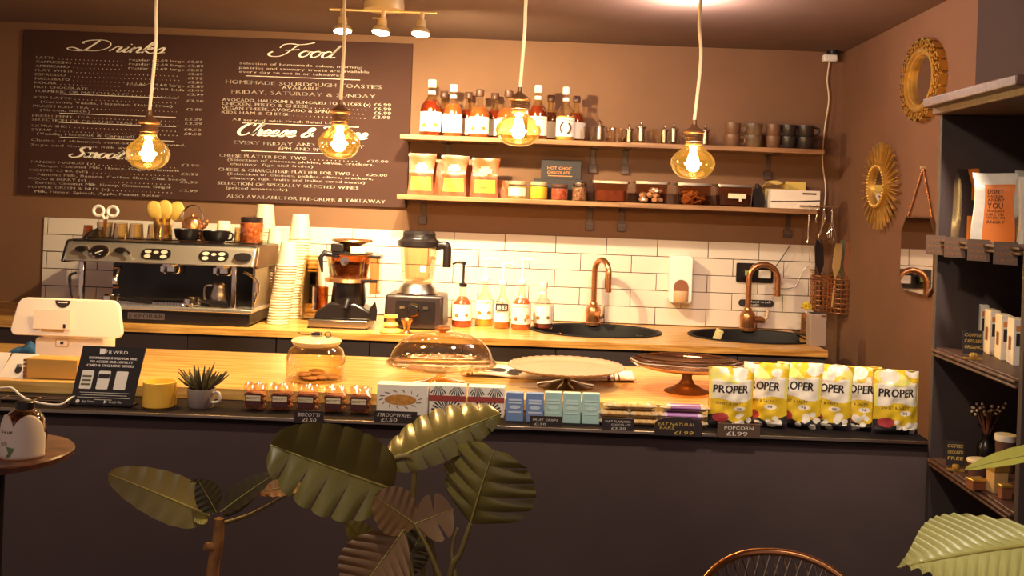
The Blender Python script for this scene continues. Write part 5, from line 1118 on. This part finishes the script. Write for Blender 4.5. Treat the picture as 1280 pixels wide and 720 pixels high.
for px, lay, w, lb in ((852, 0, 64, 'purple wrapped snack bar at the bottom behind the arched price card'), (852, 1, 62, 'pale purple snack bar in the middle of the purple pile'), (856, 2, 62, 'bright purple banded snack bar on top of the purple pile')): bar(px, lay, w, lb, 'purple snack bars', [purp, M('pale_purple', 'cdb0c8', .4), wrapp][lay], [purpd, purp, purpd][lay], 'snack_bar')
tagm = M('black_price_card', '352729', .6); taglet = M('chalk_lettering', 'f4e8d8', .8); tagyel = M('yellow_lettering', 'e0b85c', .8); kraft = M('brown_price_card', '5c4436', .6)
def pricecard(px, py, w, h, label, lines, mt=tagm, lm=taglet, arch=False, slant=.2):
    Y = YL - .010; s = Y / F; p = P(px, py, Y); p.y = Y; t = thing('price_card', label, 'price card', p, 'price cards along the counter ledge')
    poly = [(-w / 2, 0), (w / 2, 0), (w / 2, h), (-w / 2, h)] if not arch else [(-w / 2, 0), (w / 2, 0), (w / 2, h * .6)] + [(w / 2 * cos(R(a)), h * .6 + h * .4 * sin(R(a))) for a in range(15, 180, 15)] + [(-w / 2, h * .6)]
    MB(s).prism(poly, -.8, .8).build('card', mt, t); g = MB(s)
    for st, x, z, ww, hh in lines: text(g, st, x, z, ww, hh, lambda u, v: (u, -.95, v), slant)
    g.build('lettering', lm, t, smooth=0)
pricecard(386, 529, 37, 16, 'black price card reading biscotti, leftmost on the ledge', [('BISCOTTI', -14, 8.5, 27, 4.4), ('£1.50', -8, 2, 17, 4.4)])
pricecard(494, 529, 54, 15, 'black price card reading stroopwafel', [('STROOPWAFEL', -23, 8, 43, 4.4), ('£1.50', -18, 2, 20, 4.2)])
pricecard(682, 533, 40, 13, 'small black price card under the blue and teal packets', [('FRUIT CRISPS', -16, 7, 31, 2.6), ('£1.50', -14, 1.6, 14, 2.8)], slant=0)
pricecard(772, 538, 40, 15, 'black price card in front of the flapjack bars', [('OAT FLAPJACK', -16, 10, 32, 2.6), ('CHOCOLATE', -8, 6, 24, 2.4), ('£3.20', -8, 1.4, 18, 2.8)], slant=0)
pricecard(848, 545, 60, 24, 'black arched price card with yellow lettering', [('EAT NATURAL', -26, 13, 46, 3.6), ('BARS', -24, 8.4, 18, 3.4), ('£1.99', -6, 2, 24, 4.6)], lm=tagyel, arch=True)
pricecard(923, 547, 53, 17.5, 'brown price card reading popcorn, rightmost on the ledge', [('POPCORN', -18, 10, 36, 4.2), ('£1.99', -15, 2.4, 26, 5.2)], mt=kraft, slant=0)

# popcorn bags
pm = [M('popcorn_yellow', 'e6bc2c', .35, noise=.10, nscale=40), M('popcorn_white', 'f2e2d0', .28), M('popcorn_dark', '2c2428', .5), M('popcorn_red', 'b03a3c', .5), M('popcorn_pale_yellow', 'eadc78', .35)]
def popcorn(px, w, h, rz, y, label):
    Y = 3.37 + y; s = Y / F; t = thing('popcorn_bag', label, 'popcorn bag', at(px, Y, ZL), 'popcorn bags on the ledge', R(rz)); rn = random.Random(int(px)); q = [rn.uniform(-1, 1) for _ in range(9)]
    def bul(u, v): e = max(0, 1 - (2 * u - 1) ** 2) ** .7; return 10.5 * e * (min(1, (1 - v) / .22) ** .8 if v > .78 else 1) * (min(1, .35 + v / .12)) 
    def fr(u, v):
        return ((u - .5) * w * (.96 + .05 * (2 * v - 1) ** 2) + q[0] * 2 * v * v, -bul(u, v) + .7 * sin(8 * u + 6 * v + 3 * q[1]) * (v > .1) + 1.3 * sin(17 * v + 9 * u + q[2] * 4) * u * (1 - u) * 2 + .7 * sin(31 * v - 13 * u + q[7] * 5) * u * (1 - u) * 2 + .6 * sin(23 * u - 6 * v + q[8] * 5) * (v > .12), v * h + (1.6 * sin(4 * u + q[3] * 3) + q[4] * 2 * (u - .5) if v > .85 else 0) * (v - .5))
    pc = [(rn.uniform(.35, .95), rn.uniform(.05, .24), rn.uniform(.05, .09)) for _ in range(8)]
    bl2 = [(rn.uniform(0, 1), rn.uniform(.8, 1), rn.uniform(.08, .2)) for _ in range(4)]
    def pick(u, v):
        for a, b, r in pc:
            if ((u - a) / r) ** 2 + ((v - b) / (r * .62)) ** 2 < 1: return 1
        if ((u - .25) / .17) ** 2 + ((v - .2) / .075) ** 2 < 1: return 3
        if v < .18 + .06 * sin(6 * u + 1): return 2
        if ((u - .66) / .13) ** 2 + ((v - .34) / .04) ** 2 < 1: return 1
        if v < .47 + .03 * sin(7 * u + q[5] * 3): return 0
        if v < .78 + .03 * sin(9 * u): return 1 if .06 < u < .94 else 4
        for a, b, r in bl2:
            if ((u - a) / r) ** 2 + ((v - b) / (r * .5)) ** 2 < 1: return 1
        return 0 if sin(5 * u + 9 * v + q[6] * 4) > .2 else 4
    g = MB(s); g.sheet(fr, 64, 88, pick); g.m = 0; g.sheet(lambda u, v: (fr(1 - u, v)[0], -fr(1 - u, v)[1] * .8 + .1, fr(1 - u, v)[2]), 16, 20)
    bg_ = g.build('bag', pm, t, smooth=60)
    def on(u, v): p_ = fr(.5 + u / w, v / h); return (p_[0], p_[1] - .5, p_[2])
    g = MB(s); text(g, 'PROPER', -w * .42, h * .60, w * .76, h * .125, on, .06, .45); g.build('lettering', inkd, bg_, smooth=0)
    g = MB(s); text(g, 'SWEET & SALTY', -w * .36, h * .41, w * .6, h * .04, on); text(g, '98', w * .10, h * .325, w * .10, h * .035, on); g.build('small_print', ink, bg_, smooth=0)
for a in [(912, 58, 76, 4, -.02, 'popcorn bag at the left end of the row, in front of the second bag'), (955, 57, 80, -24, .02, 'popcorn bag second in the row, half hidden behind the first'), (996, 57, 82, -22, .02, 'tall popcorn bag third in the row'),
          (1034, 57, 80, -22, .02, 'popcorn bag fourth in the row with faded lettering'), (1071, 57, 80, -20, .02, 'popcorn bag fifth in the row, beside the rightmost bag'), (1118, 60, 80, 6, -.02, 'popcorn bag at the right end of the row against the bookcase')]: popcorn(*a)
# ------------------------------------------------------------------ bookcase contents
Y0 = 3.0; s = Y0 / F
orb = M('orange_bag', 'd8742c', .45, noise=.06); slv = M('silver_white_bag', 'd8ccc0', .3, noise=.1, nscale=30, bump=.2); dkb = M('black_coffee_bag', '3a2c2a', .35)
def prm(t, s, fn):
    g = MB(s)
    for st, x, z, w, h in (("DON'T", -9, 60, 20, 5.5), ('MAKE ME', -9, 55.5, 20, 2.6), ('ANGRY', -9, 51, 22, 3.4), ('YOU', -9, 42, 20, 7), ("WOULDN'T", -9, 37.5, 22, 2.8), ('LIKE ME', -9, 33.2, 21, 2.8), ("WHEN I'M", -9, 29, 22, 2.8), ('ANGRY', -9, 23.5, 22, 3.6)): text(g, st, x, z, w, h, fn)
    g.build('lettering', inkd, t, smooth=0)
def pkm(u, v): return 1 if u < .22 or v > .86 else 0
gc = 'coffee bags in the bookcase'
gusset_bag(1240, 2.95, Z2, 50, 86, 24, 'orange and white coffee bag with bold lettering on the bookcase top shelf', gc, [orb, slv, slv], pkm, -20, printfn=prm, top=.78)
gusset_bag(1206, 3.16, Z2, 28, 88, 18, 'black and orange coffee bag behind the bold lettered bag', gc, [dkb, orb, dkb], lambda u, v: 1 if (u > .5 and v > .55) or (v < .35 and u > .3) else 0, 10, top=.78)
gusset_bag(1291, 2.86, Z2, 36, 84, 22, 'orange and white coffee bag cut by the right frame edge', gc, [orb, slv, slv], pkm, -18, top=.78)
gusset_bag(1286, 3.18, Z2, 40, 88, 18, 'white coffee bag behind, at the right frame edge', gc, [slv, orb, slv], lambda u, v: 0, 8, top=.78)
def shelfcard(Yc, w, h, label):
    t = thing('shelf_card', label, 'price card', (BX - .016, Yc, Z2 + .008), 'brown cards on the bookcase edge', R(-38))
    MB().prism([(-w / 2, 0), (w / 2, 0), (w / 2, -h), (-w / 2, -h)], -.001, .001).build('card', kraft, t); g = MB()
    for i, st in enumerate(('COFFEE', 'BEANS', '£8.50')): text(g, st, -w * .38, -h * (.32 + .28 * i), w * .74, h * .13, lambda u, v: (u, -.0016, v), .1)
    g.build('lettering', brownw, t, smooth=0)
for Yc, lb in ((3.19, 'brown hanging shelf card nearest the back wall, leftmost on the bookcase edge'), (3.04, 'brown hanging shelf card, second from the left on the bookcase edge'), (2.87, 'brown hanging shelf card below the bold lettered bag'), (2.70, 'brown hanging shelf card at the right frame edge')): shelfcard(Yc, .062, .062, lb)
MB
def carton(px, Y, w, h, label, pr):
    s = Y / F; t = thing('capsule_carton', label, 'carton', at(px, Y, Z3), 'white cartons in the bookcase', R(-12)); MB(s).box(0, 14, h / 2, w, 34, h).build('carton', paper, t, bevel=.002)
    g = MB(s); g.sheet(lambda u, v: (-w * .3 + w * .6 * u, -3.2, h * .42 + h * .28 * v), 1, 1); g.build('dark_print', inkd, t); g = MB(s); g.sheet(lambda u, v: (-w * .32 + w * .64 * u, -3.2, h * .74 + h * .12 * v), 1, 1); g.build('orange_print', pv, t)
    g = MB(s); g.sheet(lambda u, v: (-w / 2 - .15, 8 + 14 * (1 - u), h * .3 + h * .3 * v), 1, 1); g.build('side_print', brownw, t)
carton(1229, 3.20, 10, 56, 'narrow white carton behind the gold easel sign', 0); carton(1242, 3.08, 12, 56, 'white carton second from the left on the middle shelf', 0); carton(1257, 2.98, 14, 56, 'white carton third from the left on the middle shelf', 0); carton(1273, 2.88, 15, 58, 'white carton at the right, beside the bookcase side', 0)
def easel(px, Y, Z, w, h, lines, label, lean):
    s = Y / F; t = thing('easel_sign', label, 'sign', at(px, Y, Z), 'small chalk signs in the bookcase', R(lean))
    pn = MB(s).prism([(-w / 2, 6), (w / 2, 6), (w / 2, h), (-w / 2, h)], 0, 1).build('panel', inkd, t); pn.rotation_euler = (R(-8), 0, 0)
    g = MB(s)
    for i, st in enumerate(lines): text(g, st, -w * .42, h - 8 - i * 7.5, w * .84, 4, lambda u, v: (u, -.3, v), .15)
    l_ = g.build('lettering', tagyel, pn, smooth=0)
    g = MB(s); g.box(0, -1, 1.2, w * .9, 6, 2.4); g.box(0, 3, 5, 3, 3, 9); g.lathe([(0, 0), (4, .5), (5, 3), (4, 6), (0, 7)], 0, -2.5, 2, 14); g.build('easel', gold, t)
easel(1216, 2.98, Z3, 24, 36, ('COFFEE', 'CAPSULES', 'ORGANIC'), 'black easel sign with yellow lettering on the middle bookcase shelf', -10)
easel(1194, 3.06, Z4, 22, 36, ('COFFEE', 'GROUNDS', 'FREE'), 'black easel sign with gold lettering on the lowest visible bookcase shelf', -8)
s = 3.0 / F
tub = M('brown_tub', '5a3c34', .5)
def lidtub(px, Y, w, h, label, lidm):
    s = Y / F; t = thing('lidded_tub', label, 'tub', at(px, Y, Z4), 'tubs in the bookcase'); r = w / 2
    MB(s).lathe([(r * .85, 0), (r * .95, h * .85), (r * .8, h * .86)], n=26).build('body', tub, t); MB(s).lathe([(r, h * .84), (r * 1.03, h * .86), (r * 1.03, h), (r * .9, h + .6), (0, h * .94)], n=26).build('lid', lidm, t)
lidtub(1224, 3.02, 30, 19, 'low brown tub with pale lid on the lowest visible shelf', cream); lidtub(1256, 3.07, 26, 46, 'tall dark tub with white lid on the lowest visible shelf', white)
def gbox(px, Y, w, d, h, label, mt, rz):
    s = Y / F; t = thing('gift_box', label, 'box', at(px, Y, Z4), 'small gold and kraft boxes in the bookcase', R(rz)); MB(s).box(0, 0, h * .4, w, d, h * .8).build('box', mt, t, bevel=.002); MB(s).box(0, 0, h * .88, w + 1.5, d + 1.5, h * .24).build('lid', gold, t, bevel=.002)
gbox(1220, 2.86, 20, 14, 14, 'small dark gold box below the low tub', brownw, 15); gbox(1246, 2.84, 20, 16, 34, 'upright kraft box with gold lid in front of the tall tub', M('kraft_box', 'c8a068', .7), 12); gbox(1256, 2.775, 14, 10, 18, 'little gold box at the front corner of the lowest visible shelf', brownw, 5)
tw_ = thing('dried_stems', 'dark vase of dried stems with pale buds in the bookcase', 'vase', at(1232, 3.19, Z4)); s = 3.19 / F
MB(s).lathe([(8, 0), (11, 4), (11, 20), (5, 28), (6, 34)], n=24).build('vase', blackg, tw_)
g = MB(s); b_ = MB(s); rn = random.Random(6)
for i in range(12):
    a = rn.uniform(-1, 1); p1 = (a * 14, rn.uniform(-6, 6), 50 + rn.uniform(0, 14)); p2 = (a * 20 + rn.uniform(-3, 3), rn.uniform(-8, 8), 62 + rn.uniform(0, 12)); g.tube([(0, 0, 26), p1, p2], .5, 5)
    for j in range(2): b_.sphere(p2[0] + rn.uniform(-3, 3), p2[1], p2[2] - 5 * j, 1.7, 8, 5)
g.build('stems', brownw, tw_); b_.build('buds', cream, tw_)

# ------------------------------------------------------------------ table on the left with water bottle
Yt = 2.70; zt = .92; c = at(-8, Yt, zt)
tt = thing('round_table', 'round dark brown wooden table at the left edge', 'table', (c.x, Yt, 0))
MB().lathe([(.185, -.022), (.197, -.018), (.20, -.004), (.196, 0), (0, 0)], n=64).build('tabletop', wood('table_wood', '7a5040', '4c302a', (2, 10, 10), .3), tt, loc=(0, 0, zt))
MB().lathe([(.03, .02), (.03, zt - .022)], n=20).build('pedestal', blackg, tt); MB().lathe([(.17, 0), (.17, .012), (.04, .03), (.03, .05)], n=40).build('foot_plate', blackg, tt)
s = 2.66 / F
def wbottle(px, Y, label, txt=True):
    s = Y / F; t = thing('water_bottle', label, 'bottle', at(px, Y, zt), 'bottles on the round table')
    MB(s).lathe([(24, 0), (26, 3), (26.5, 24), (24, 44), (18, 54), (11, 58), (9, 60)], n=36).build('glass', smoked, t)
    MB(s).lathe([(9.5, 58), (11, 59), (11, 67), (9, 68), (0, 68)], n=24).build('cap', blackg, t)
    def f(u, v):
        a = R(-88 + 176 * u - 90); lob = 30 + 24 * math.sqrt(max(0, 1 - ((abs(2 * u - 1) - .45) / .5) ** 2)); z = 1 + v * (lob - 1); r = 27.2 if z < 26 else 27.2 - (z - 26) * .105 - max(0, z - 42) * .25
        return (r * cos(a), r * sin(a), z)
    lb = MB(s).sheet(f, 48, 14).build('white_sleeve', paper, t, solid=.001)
    if txt:
        fn = lambda u, v: (27.9 * sin(u / 27), -27.9 * cos(u / 27), v); g = MB(s); text(g, 'Still', -17, 33, 16, 3, fn, .2); g.tube([fn(-11 + 4 * cos(R(a)), 20 + 2.4 * sin(R(a))) for a in range(0, 360, 30)], .4, 4, closed=True); g.tube([fn(-14, 20), fn(-8, 20)], .3, 4); g.build('lettering', inkd, lb, smooth=0)
        g = MB(s); fq = lambda u, v: (28.2 * sin(u / 27), -28.2 * cos(u / 27), v); g.add([fq(-7, 17), fq(3, 15), fq(1, 10), fq(-3, 4), fq(-8, 4), fq(-4, 9)], [(0, 1, 2, 3, 4, 5)]); g.build('green_print', M('green_print', '6a8a58', .7), lb, smooth=0)
wbottle(29, 2.66, 'white sleeved glass bottle with green print on the round table'); wbottle(-32, 2.72, 'white sleeved bottle barely showing at the left frame edge', False)

# ------------------------------------------------------------------ plants
lfm = M('monstera_green', '746a38', .25, noise=.25, nscale=9, spec=.6); lfb = M('monstera_brown_green', '7a5a3c', .4, noise=.25, nscale=9); lfd = M('dark_leaf_green', '4a4230', .35, noise=.2, nscale=9); lfy = M('pale_leaf_green', '9a9650', .4, noise=.2, nscale=12)
rib = M('leaf_rib', 'b0a458', .5); stm = M('plant_stem', '7a6a3a', .5, noise=.2, nscale=20); bark = M('tan_bark', 'a8743a', .7, col2='6a3c26', nscale=14, bump=.5)
def leaf(t, base, tip, wl, wr, hint, mat, lobes=1, gap=.3, arch=.1, fold=.15, ridge=.02, slant=.5, prof=(.8, .7), name='leaf', cut=.3, curl=0, rnd=.07):
    gap2 = gap if isinstance(gap, tuple) else (gap, gap); cut2 = cut if isinstance(cut, tuple) else (cut, cut)
    o = Vector(t.location); base = Vector(base) - o; tip = Vector(tip) - o; X = tip - base; L = X.length; X.normalize(); N = Vector(hint); N = (N - X * N.dot(X)).normalized(); Yv = N.cross(X)
    g = MB(); nl = 10 if lobes > 1 else 26; ns = 9
    def w(q): return max(0, sin(pi * min(1, max(0, q)) ** prof[0])) ** prof[1]
    def pt(q, s_, sd, tc, dq):
        gap = gap2[0 if sd > 0 else 1]; cut = cut2[0 if sd > 0 else 1]; e = max(0, min(1, (s_ - cut) / (1 - cut))); e = e ** .6; rel = (q - tc) / dq if dq else 0
        qq = tc + (q - tc) * (1 - gap * e) if lobes > 1 else q
        wd = (wl if sd > 0 else wr) * w(q); se = s_ * (1 - (rnd * (2 * rel) ** 4 if lobes > 1 else 0))
        x = L * qq + slant * se * wd * (1 - .3 * qq); y = sd * se * wd
        z = fold * abs(y) - arch * L * (qq ** 2) * 1.0 + ridge * cos(pi * rel) * s_ * (1 if lobes > 1 else 0) + (0 if lobes > 1 else ridge * .5 * sin(qq * 40) * s_) - curl * (se ** 2) * wd
        return base + X * x + Yv * y + N * (z + arch * L * qq * .9)
    for sd in (1, -1):
        for k_ in range(lobes):
            a, b = k_ / lobes, (k_ + 1) / lobes; a = a * .97 + .015 if lobes > 1 else 0; b = b * .97 + .015 if lobes > 1 else 1; tc = (a + b) / 2; dq = b - a
            v0 = len(g.v); v = [pt(a + dq * i / nl, j / ns, sd, tc, dq) for j in range(ns + 1) for i in range(nl + 1)]
            g.add(v, [((j * (nl + 1) + i), (j * (nl + 1) + i + 1), ((j + 1) * (nl + 1) + i + 1), ((j + 1) * (nl + 1) + i))[::(1 if sd > 0 else -1)] for j in range(ns) for i in range(nl)])
    g.m = 1; g.tube([pt(i / 16, 0, 1, i / 16, .1) + N * .001 for i in range(17)], [L * .012 * (1 - .7 * i / 16) for i in range(17)], 6)
    return g.build(name, [mat, rib], t, smooth=60)
def stalk(t, pts, r, mat=stm, name='stem'):
    o = Vector(t.location); p = smoothpts([Vector(q) - o for q in pts], 6); n = len(p); r = r if isinstance(r, (list, tuple)) else (r, r * .7)
    return MB().tube(p, [r[0] + (r[1] - r[0]) * i / (n - 1) for i in range(n)], 10).build(name, mat, t)
def pot(t, r, h):
    MB().lathe([(r * .75, 0), (r, h * .95), (r * 1.05, h), (r * .95, h), (r * .9, h * .9), (0, h * .88)], n=40).build('pot', terra, t); MB().lathe([(r * .9, h * .9), (0, h * .93)], n=30).build('soil', soil, t)
Ym = 2.40; o_ = at(545, Ym, 0); mo = thing('monstera_plant', 'large monstera plant with split leaves in front of the counter', 'plant', (o_.x, Ym, 0)); pot(mo, .17, .42)
root = Vector((o_.x, Ym, .40))
Pm = lambda a, b, dy=0: P(a, b, Ym + dy)
leaf(mo, Pm(494, 612, -.06), Pm(337, 556, -.12), .100, .106, (.10, -.97, .12), lfm, 6, (.13, .04), .10, .50, .010, .22, (.72, .42), cut=(.22, .5), curl=.1, rnd=.04)
leaf(mo, Pm(480, 582, .02), Pm(627, 516, .10), .135, .050, (.15, -.62, .77), lfm, 7, (.06, .10), .12, -.30, .006, .15, (.85, .5), cut=(.6, .3), curl=.3)
leaf(mo, Pm(588, 655, .02), Pm(617, 562, -.02), .125, .125, (-.05, -.8, .55), lfm, 5, .12, .15, -.25, .018, .15, (.70, .45), cut=.40, curl=.35)
leaf(mo, Pm(520, 656, -.10), Pm(468, 620, -.14), .060, .050, (.2, -.8, .55), lfb, 1, .25, .05, .2, .004, .3, (.8, .6)) 
leaf(mo, Pm(518, 655, -.10), Pm(567, 636, -.10), .050, .060, (.1, -.9, .4), lfb, 2, .20, .05, .1, .004, .3, (.8, .55))
leaf(mo, Pm(505, 662, -.14), Pm(446, 745, -.16), .090, .085, (.1, -.85, .5), lfb, 8, .04, .05, .25, .006, .5, (.75, .6), cut=.8)
leaf(mo, Pm(470, 690, -.04), Pm(432, 652, -.06), .030, .030, (.2, -.8, .6), lfy, 1, .2, .1, .3, .004, .3, (.8, .7))
leaf(mo, Pm(500, 720, -.02), Pm(528, 665, -.02), .05, .05, (-.2, -.9, .3), lfd, 5, .12, .1, .2, .01, .5, (.8, .6))
stalk(mo, [root + Vector((-.03, -.03, 0)), Pm(545, 720, -.06), Pm(520, 640, -.07), Pm(478, 604, -.06)], (.008, .004))
stalk(mo, [root + Vector((-.02, .02, 0)), Pm(530, 720, .02), Pm(517, 640, .03), Pm(516, 575, .03), Pm(486, 575, .02)], (.009, .006))
stalk(mo, [root + Vector((.02, .02, 0)), Pm(562, 730, .01), Pm(576, 690, .01), Pm(588, 655, .02)], (.009, .005))
stalk(mo, [root + Vector((.0, -.04, 0)), Pm(556, 760, -.10), Pm(541, 700, -.11), Pm(519, 656, -.10)], (.009, .004))
stalk(mo, [root + Vector((.03, 0, 0)), Pm(570, 740, .0), Pm(565, 690, .03), Pm(572, 660, .04)], (.006, .003))
stalk(mo, [root + Vector((-.04, -.02, 0)), Pm(520, 760, -.12), Pm(512, 700, -.13), Pm(505, 662, -.14)], (.007, .004))
stalk(mo, [root + Vector((-.03, 0, 0)), Pm(505, 760, -.04), Pm(485, 715, -.04), Pm(470, 690, -.04)], (.006, .003))
stalk(mo, [root, Pm(520, 760, -.02), Pm(508, 735, -.02), Pm(500, 720, -.02)], (.006, .003))
Yr_ = 2.5; o_ = at(270, Yr_, 0); rb = thing('rubber_plant', 'rubber plant with a tan trunk and broad olive leaves left of the monstera', 'plant', (o_.x, Yr_, 0)); pot(rb, .15, .40)
Pr = lambda a, b, dy=0: P(a, b, Yr_ + dy)
stalk(rb, [(o_.x, Yr_, .36), Pr(268, 760), Pr(266, 715), Pr(272, 680), Pr(274, 648)], (.018, .013), bark, 'trunk')
stalk(rb, [Pr(272, 684), Pr(256, 683, -.02)], (.012, .009), bark, 'branch_stub')
leaf(rb, Pr(262, 645, -.02), Pr(135, 592, -.10), .056, .066, (.1, -.75, .65), M('olive_leaf', '8a7a44', .4, noise=.25, nscale=9), 1, .2, .06, -.1, .004, .2, (.62, .5))
leaf(rb, Pr(266, 642, .02), Pr(240, 600, .0), .035, .035, (.5, -.8, .3), lfd, 1, .2, .1, -.2, .004, .2, (.7, .6))
leaf(rb, Pr(270, 640, -.03), Pr(248, 601, -.06), .03, .038, (.6, -.75, .2), lfd, 1, .2, .1, -.2, .004, .2, (.7, .6))
leaf(rb, Pr(276, 640, .0), Pr(344, 592, .02), .040, .030, (-.1, -.7, .7), lfd, 1, .2, .08, .1, .004, .2, (.7, .6))
leaf(rb, Pr(278, 644, .02), Pr(320, 618, .05), .03, .02, (-.1, -.8, .6), lfd, 1, .2, .08, .1, .004, .2, (.7, .6))
leaf(rb, Pr(378, 606, .12), Pr(315, 616, .05), .026, .026, (.1, -.7, .7), M('rust_leaf', 'a06a34', .5, noise=.3, nscale=12), 1, .2, .05, .1, .004, .2, (.7, .6), name='dead_leaf')
stalk(rb, [Pr(276, 655), Pr(320, 640, .08), Pr(378, 606, .12)], (.006, .003))
leaf(rb, Pr(260, 648, -.03), Pr(242, 650, -.05), .02, .02, (.1, -.6, .8), lfy, 1, .2, .1, .2, .002, .2, (.7, .6))
Yq = 1.75; o_ = at(1330, Yq, 0); pq = thing('leafy_plant', 'plant with large pale ribbed leaves at the bottom right corner', 'plant', (o_.x, Yq, 0)); pot(pq, .16, .45)
Pq = lambda a, b, dy=0: P(a, b, Yq + dy)
big = leaf(pq, Pq(1345, 676, .05), Pq(1122, 708, -.05), .085, .100, (.05, -.50, .86), M('ribbed_leaf', 'c2bb78', .35, noise=.15, nscale=10), 16, .0, .10, -.15, .012, .9, (.62, 1.1), cut=.8, curl=.1, rnd=0)
leaf(pq, Pq(1335, 560, .1), Pq(1206, 586, .05), .018, .018, (.1, -.6, .8), M('yellow_green_leaf', 'b4ac50', .4, noise=.15, nscale=10), 1, .1, .1, .3, .002, .3, (.7, .6))
stalk(pq, [(o_.x, Yq, .40), Pq(1350, 800), Pq(1352, 720), Pq(1345, 676, .05)], (.009, .005)); stalk(pq, [(o_.x + .02, Yq, .40), Pq(1375, 800), Pq(1365, 620, .06), Pq(1335, 560, .1)], (.008, .004))

# ------------------------------------------------------------------ wire chair at the bottom
Yc = 2.35; c = at(950, Yc, 0); zb = P(930, 692, Yc).z
ch = thing('wire_chair', 'copper wire tub chair with its curved back facing the counter', 'chair', (c.x, Yc - .20, 0))
rw, rd = .222, .22
def rimp(a, f=1):     # a from 0 (right arm) over the back to pi (left arm)
    z = zb - .05 - .16 * (1 - sin(a)) ** 1.2 + .05
    return Vector((rw * f * cos(a), rd * f * sin(a), z))
AA = [pi * i / 40 for i in range(41)]
MB().tube([rimp(a) for a in AA], .0085, 10).build('rim', copper, ch)
def shellp(a, v): p0 = rimp(a); p1 = Vector((rw * .82 * cos(a), rd * .8 * sin(a), .44)); return p0.lerp(p1, v)
g = MB()
for i in range(-8, 37):
    for sg in (1, -1):
        pts = []
        for j in range(17):
            a = pi * (i / 28) + sg * .55 * j / 16 + (0 if sg > 0 else .0)
            if 0 <= a <= pi: pts.append(shellp(a, j / 16))
        if len(pts) > 1: g.tube(pts, .0018, 5)
g.build('wire_lattice', steel, ch)
MB().lathe([(.17, .425), (.185, .43), (.185, .455), (.17, .462), (0, .465)], n=36).build('seat', matt, ch)
for a in (R(45), R(135), R(225), R(315)): MB().tube([(.13 * cos(a), .13 * sin(a), .43), (.21 * cos(a), .21 * sin(a), 0)], .009, 8).build('leg', copper, ch)
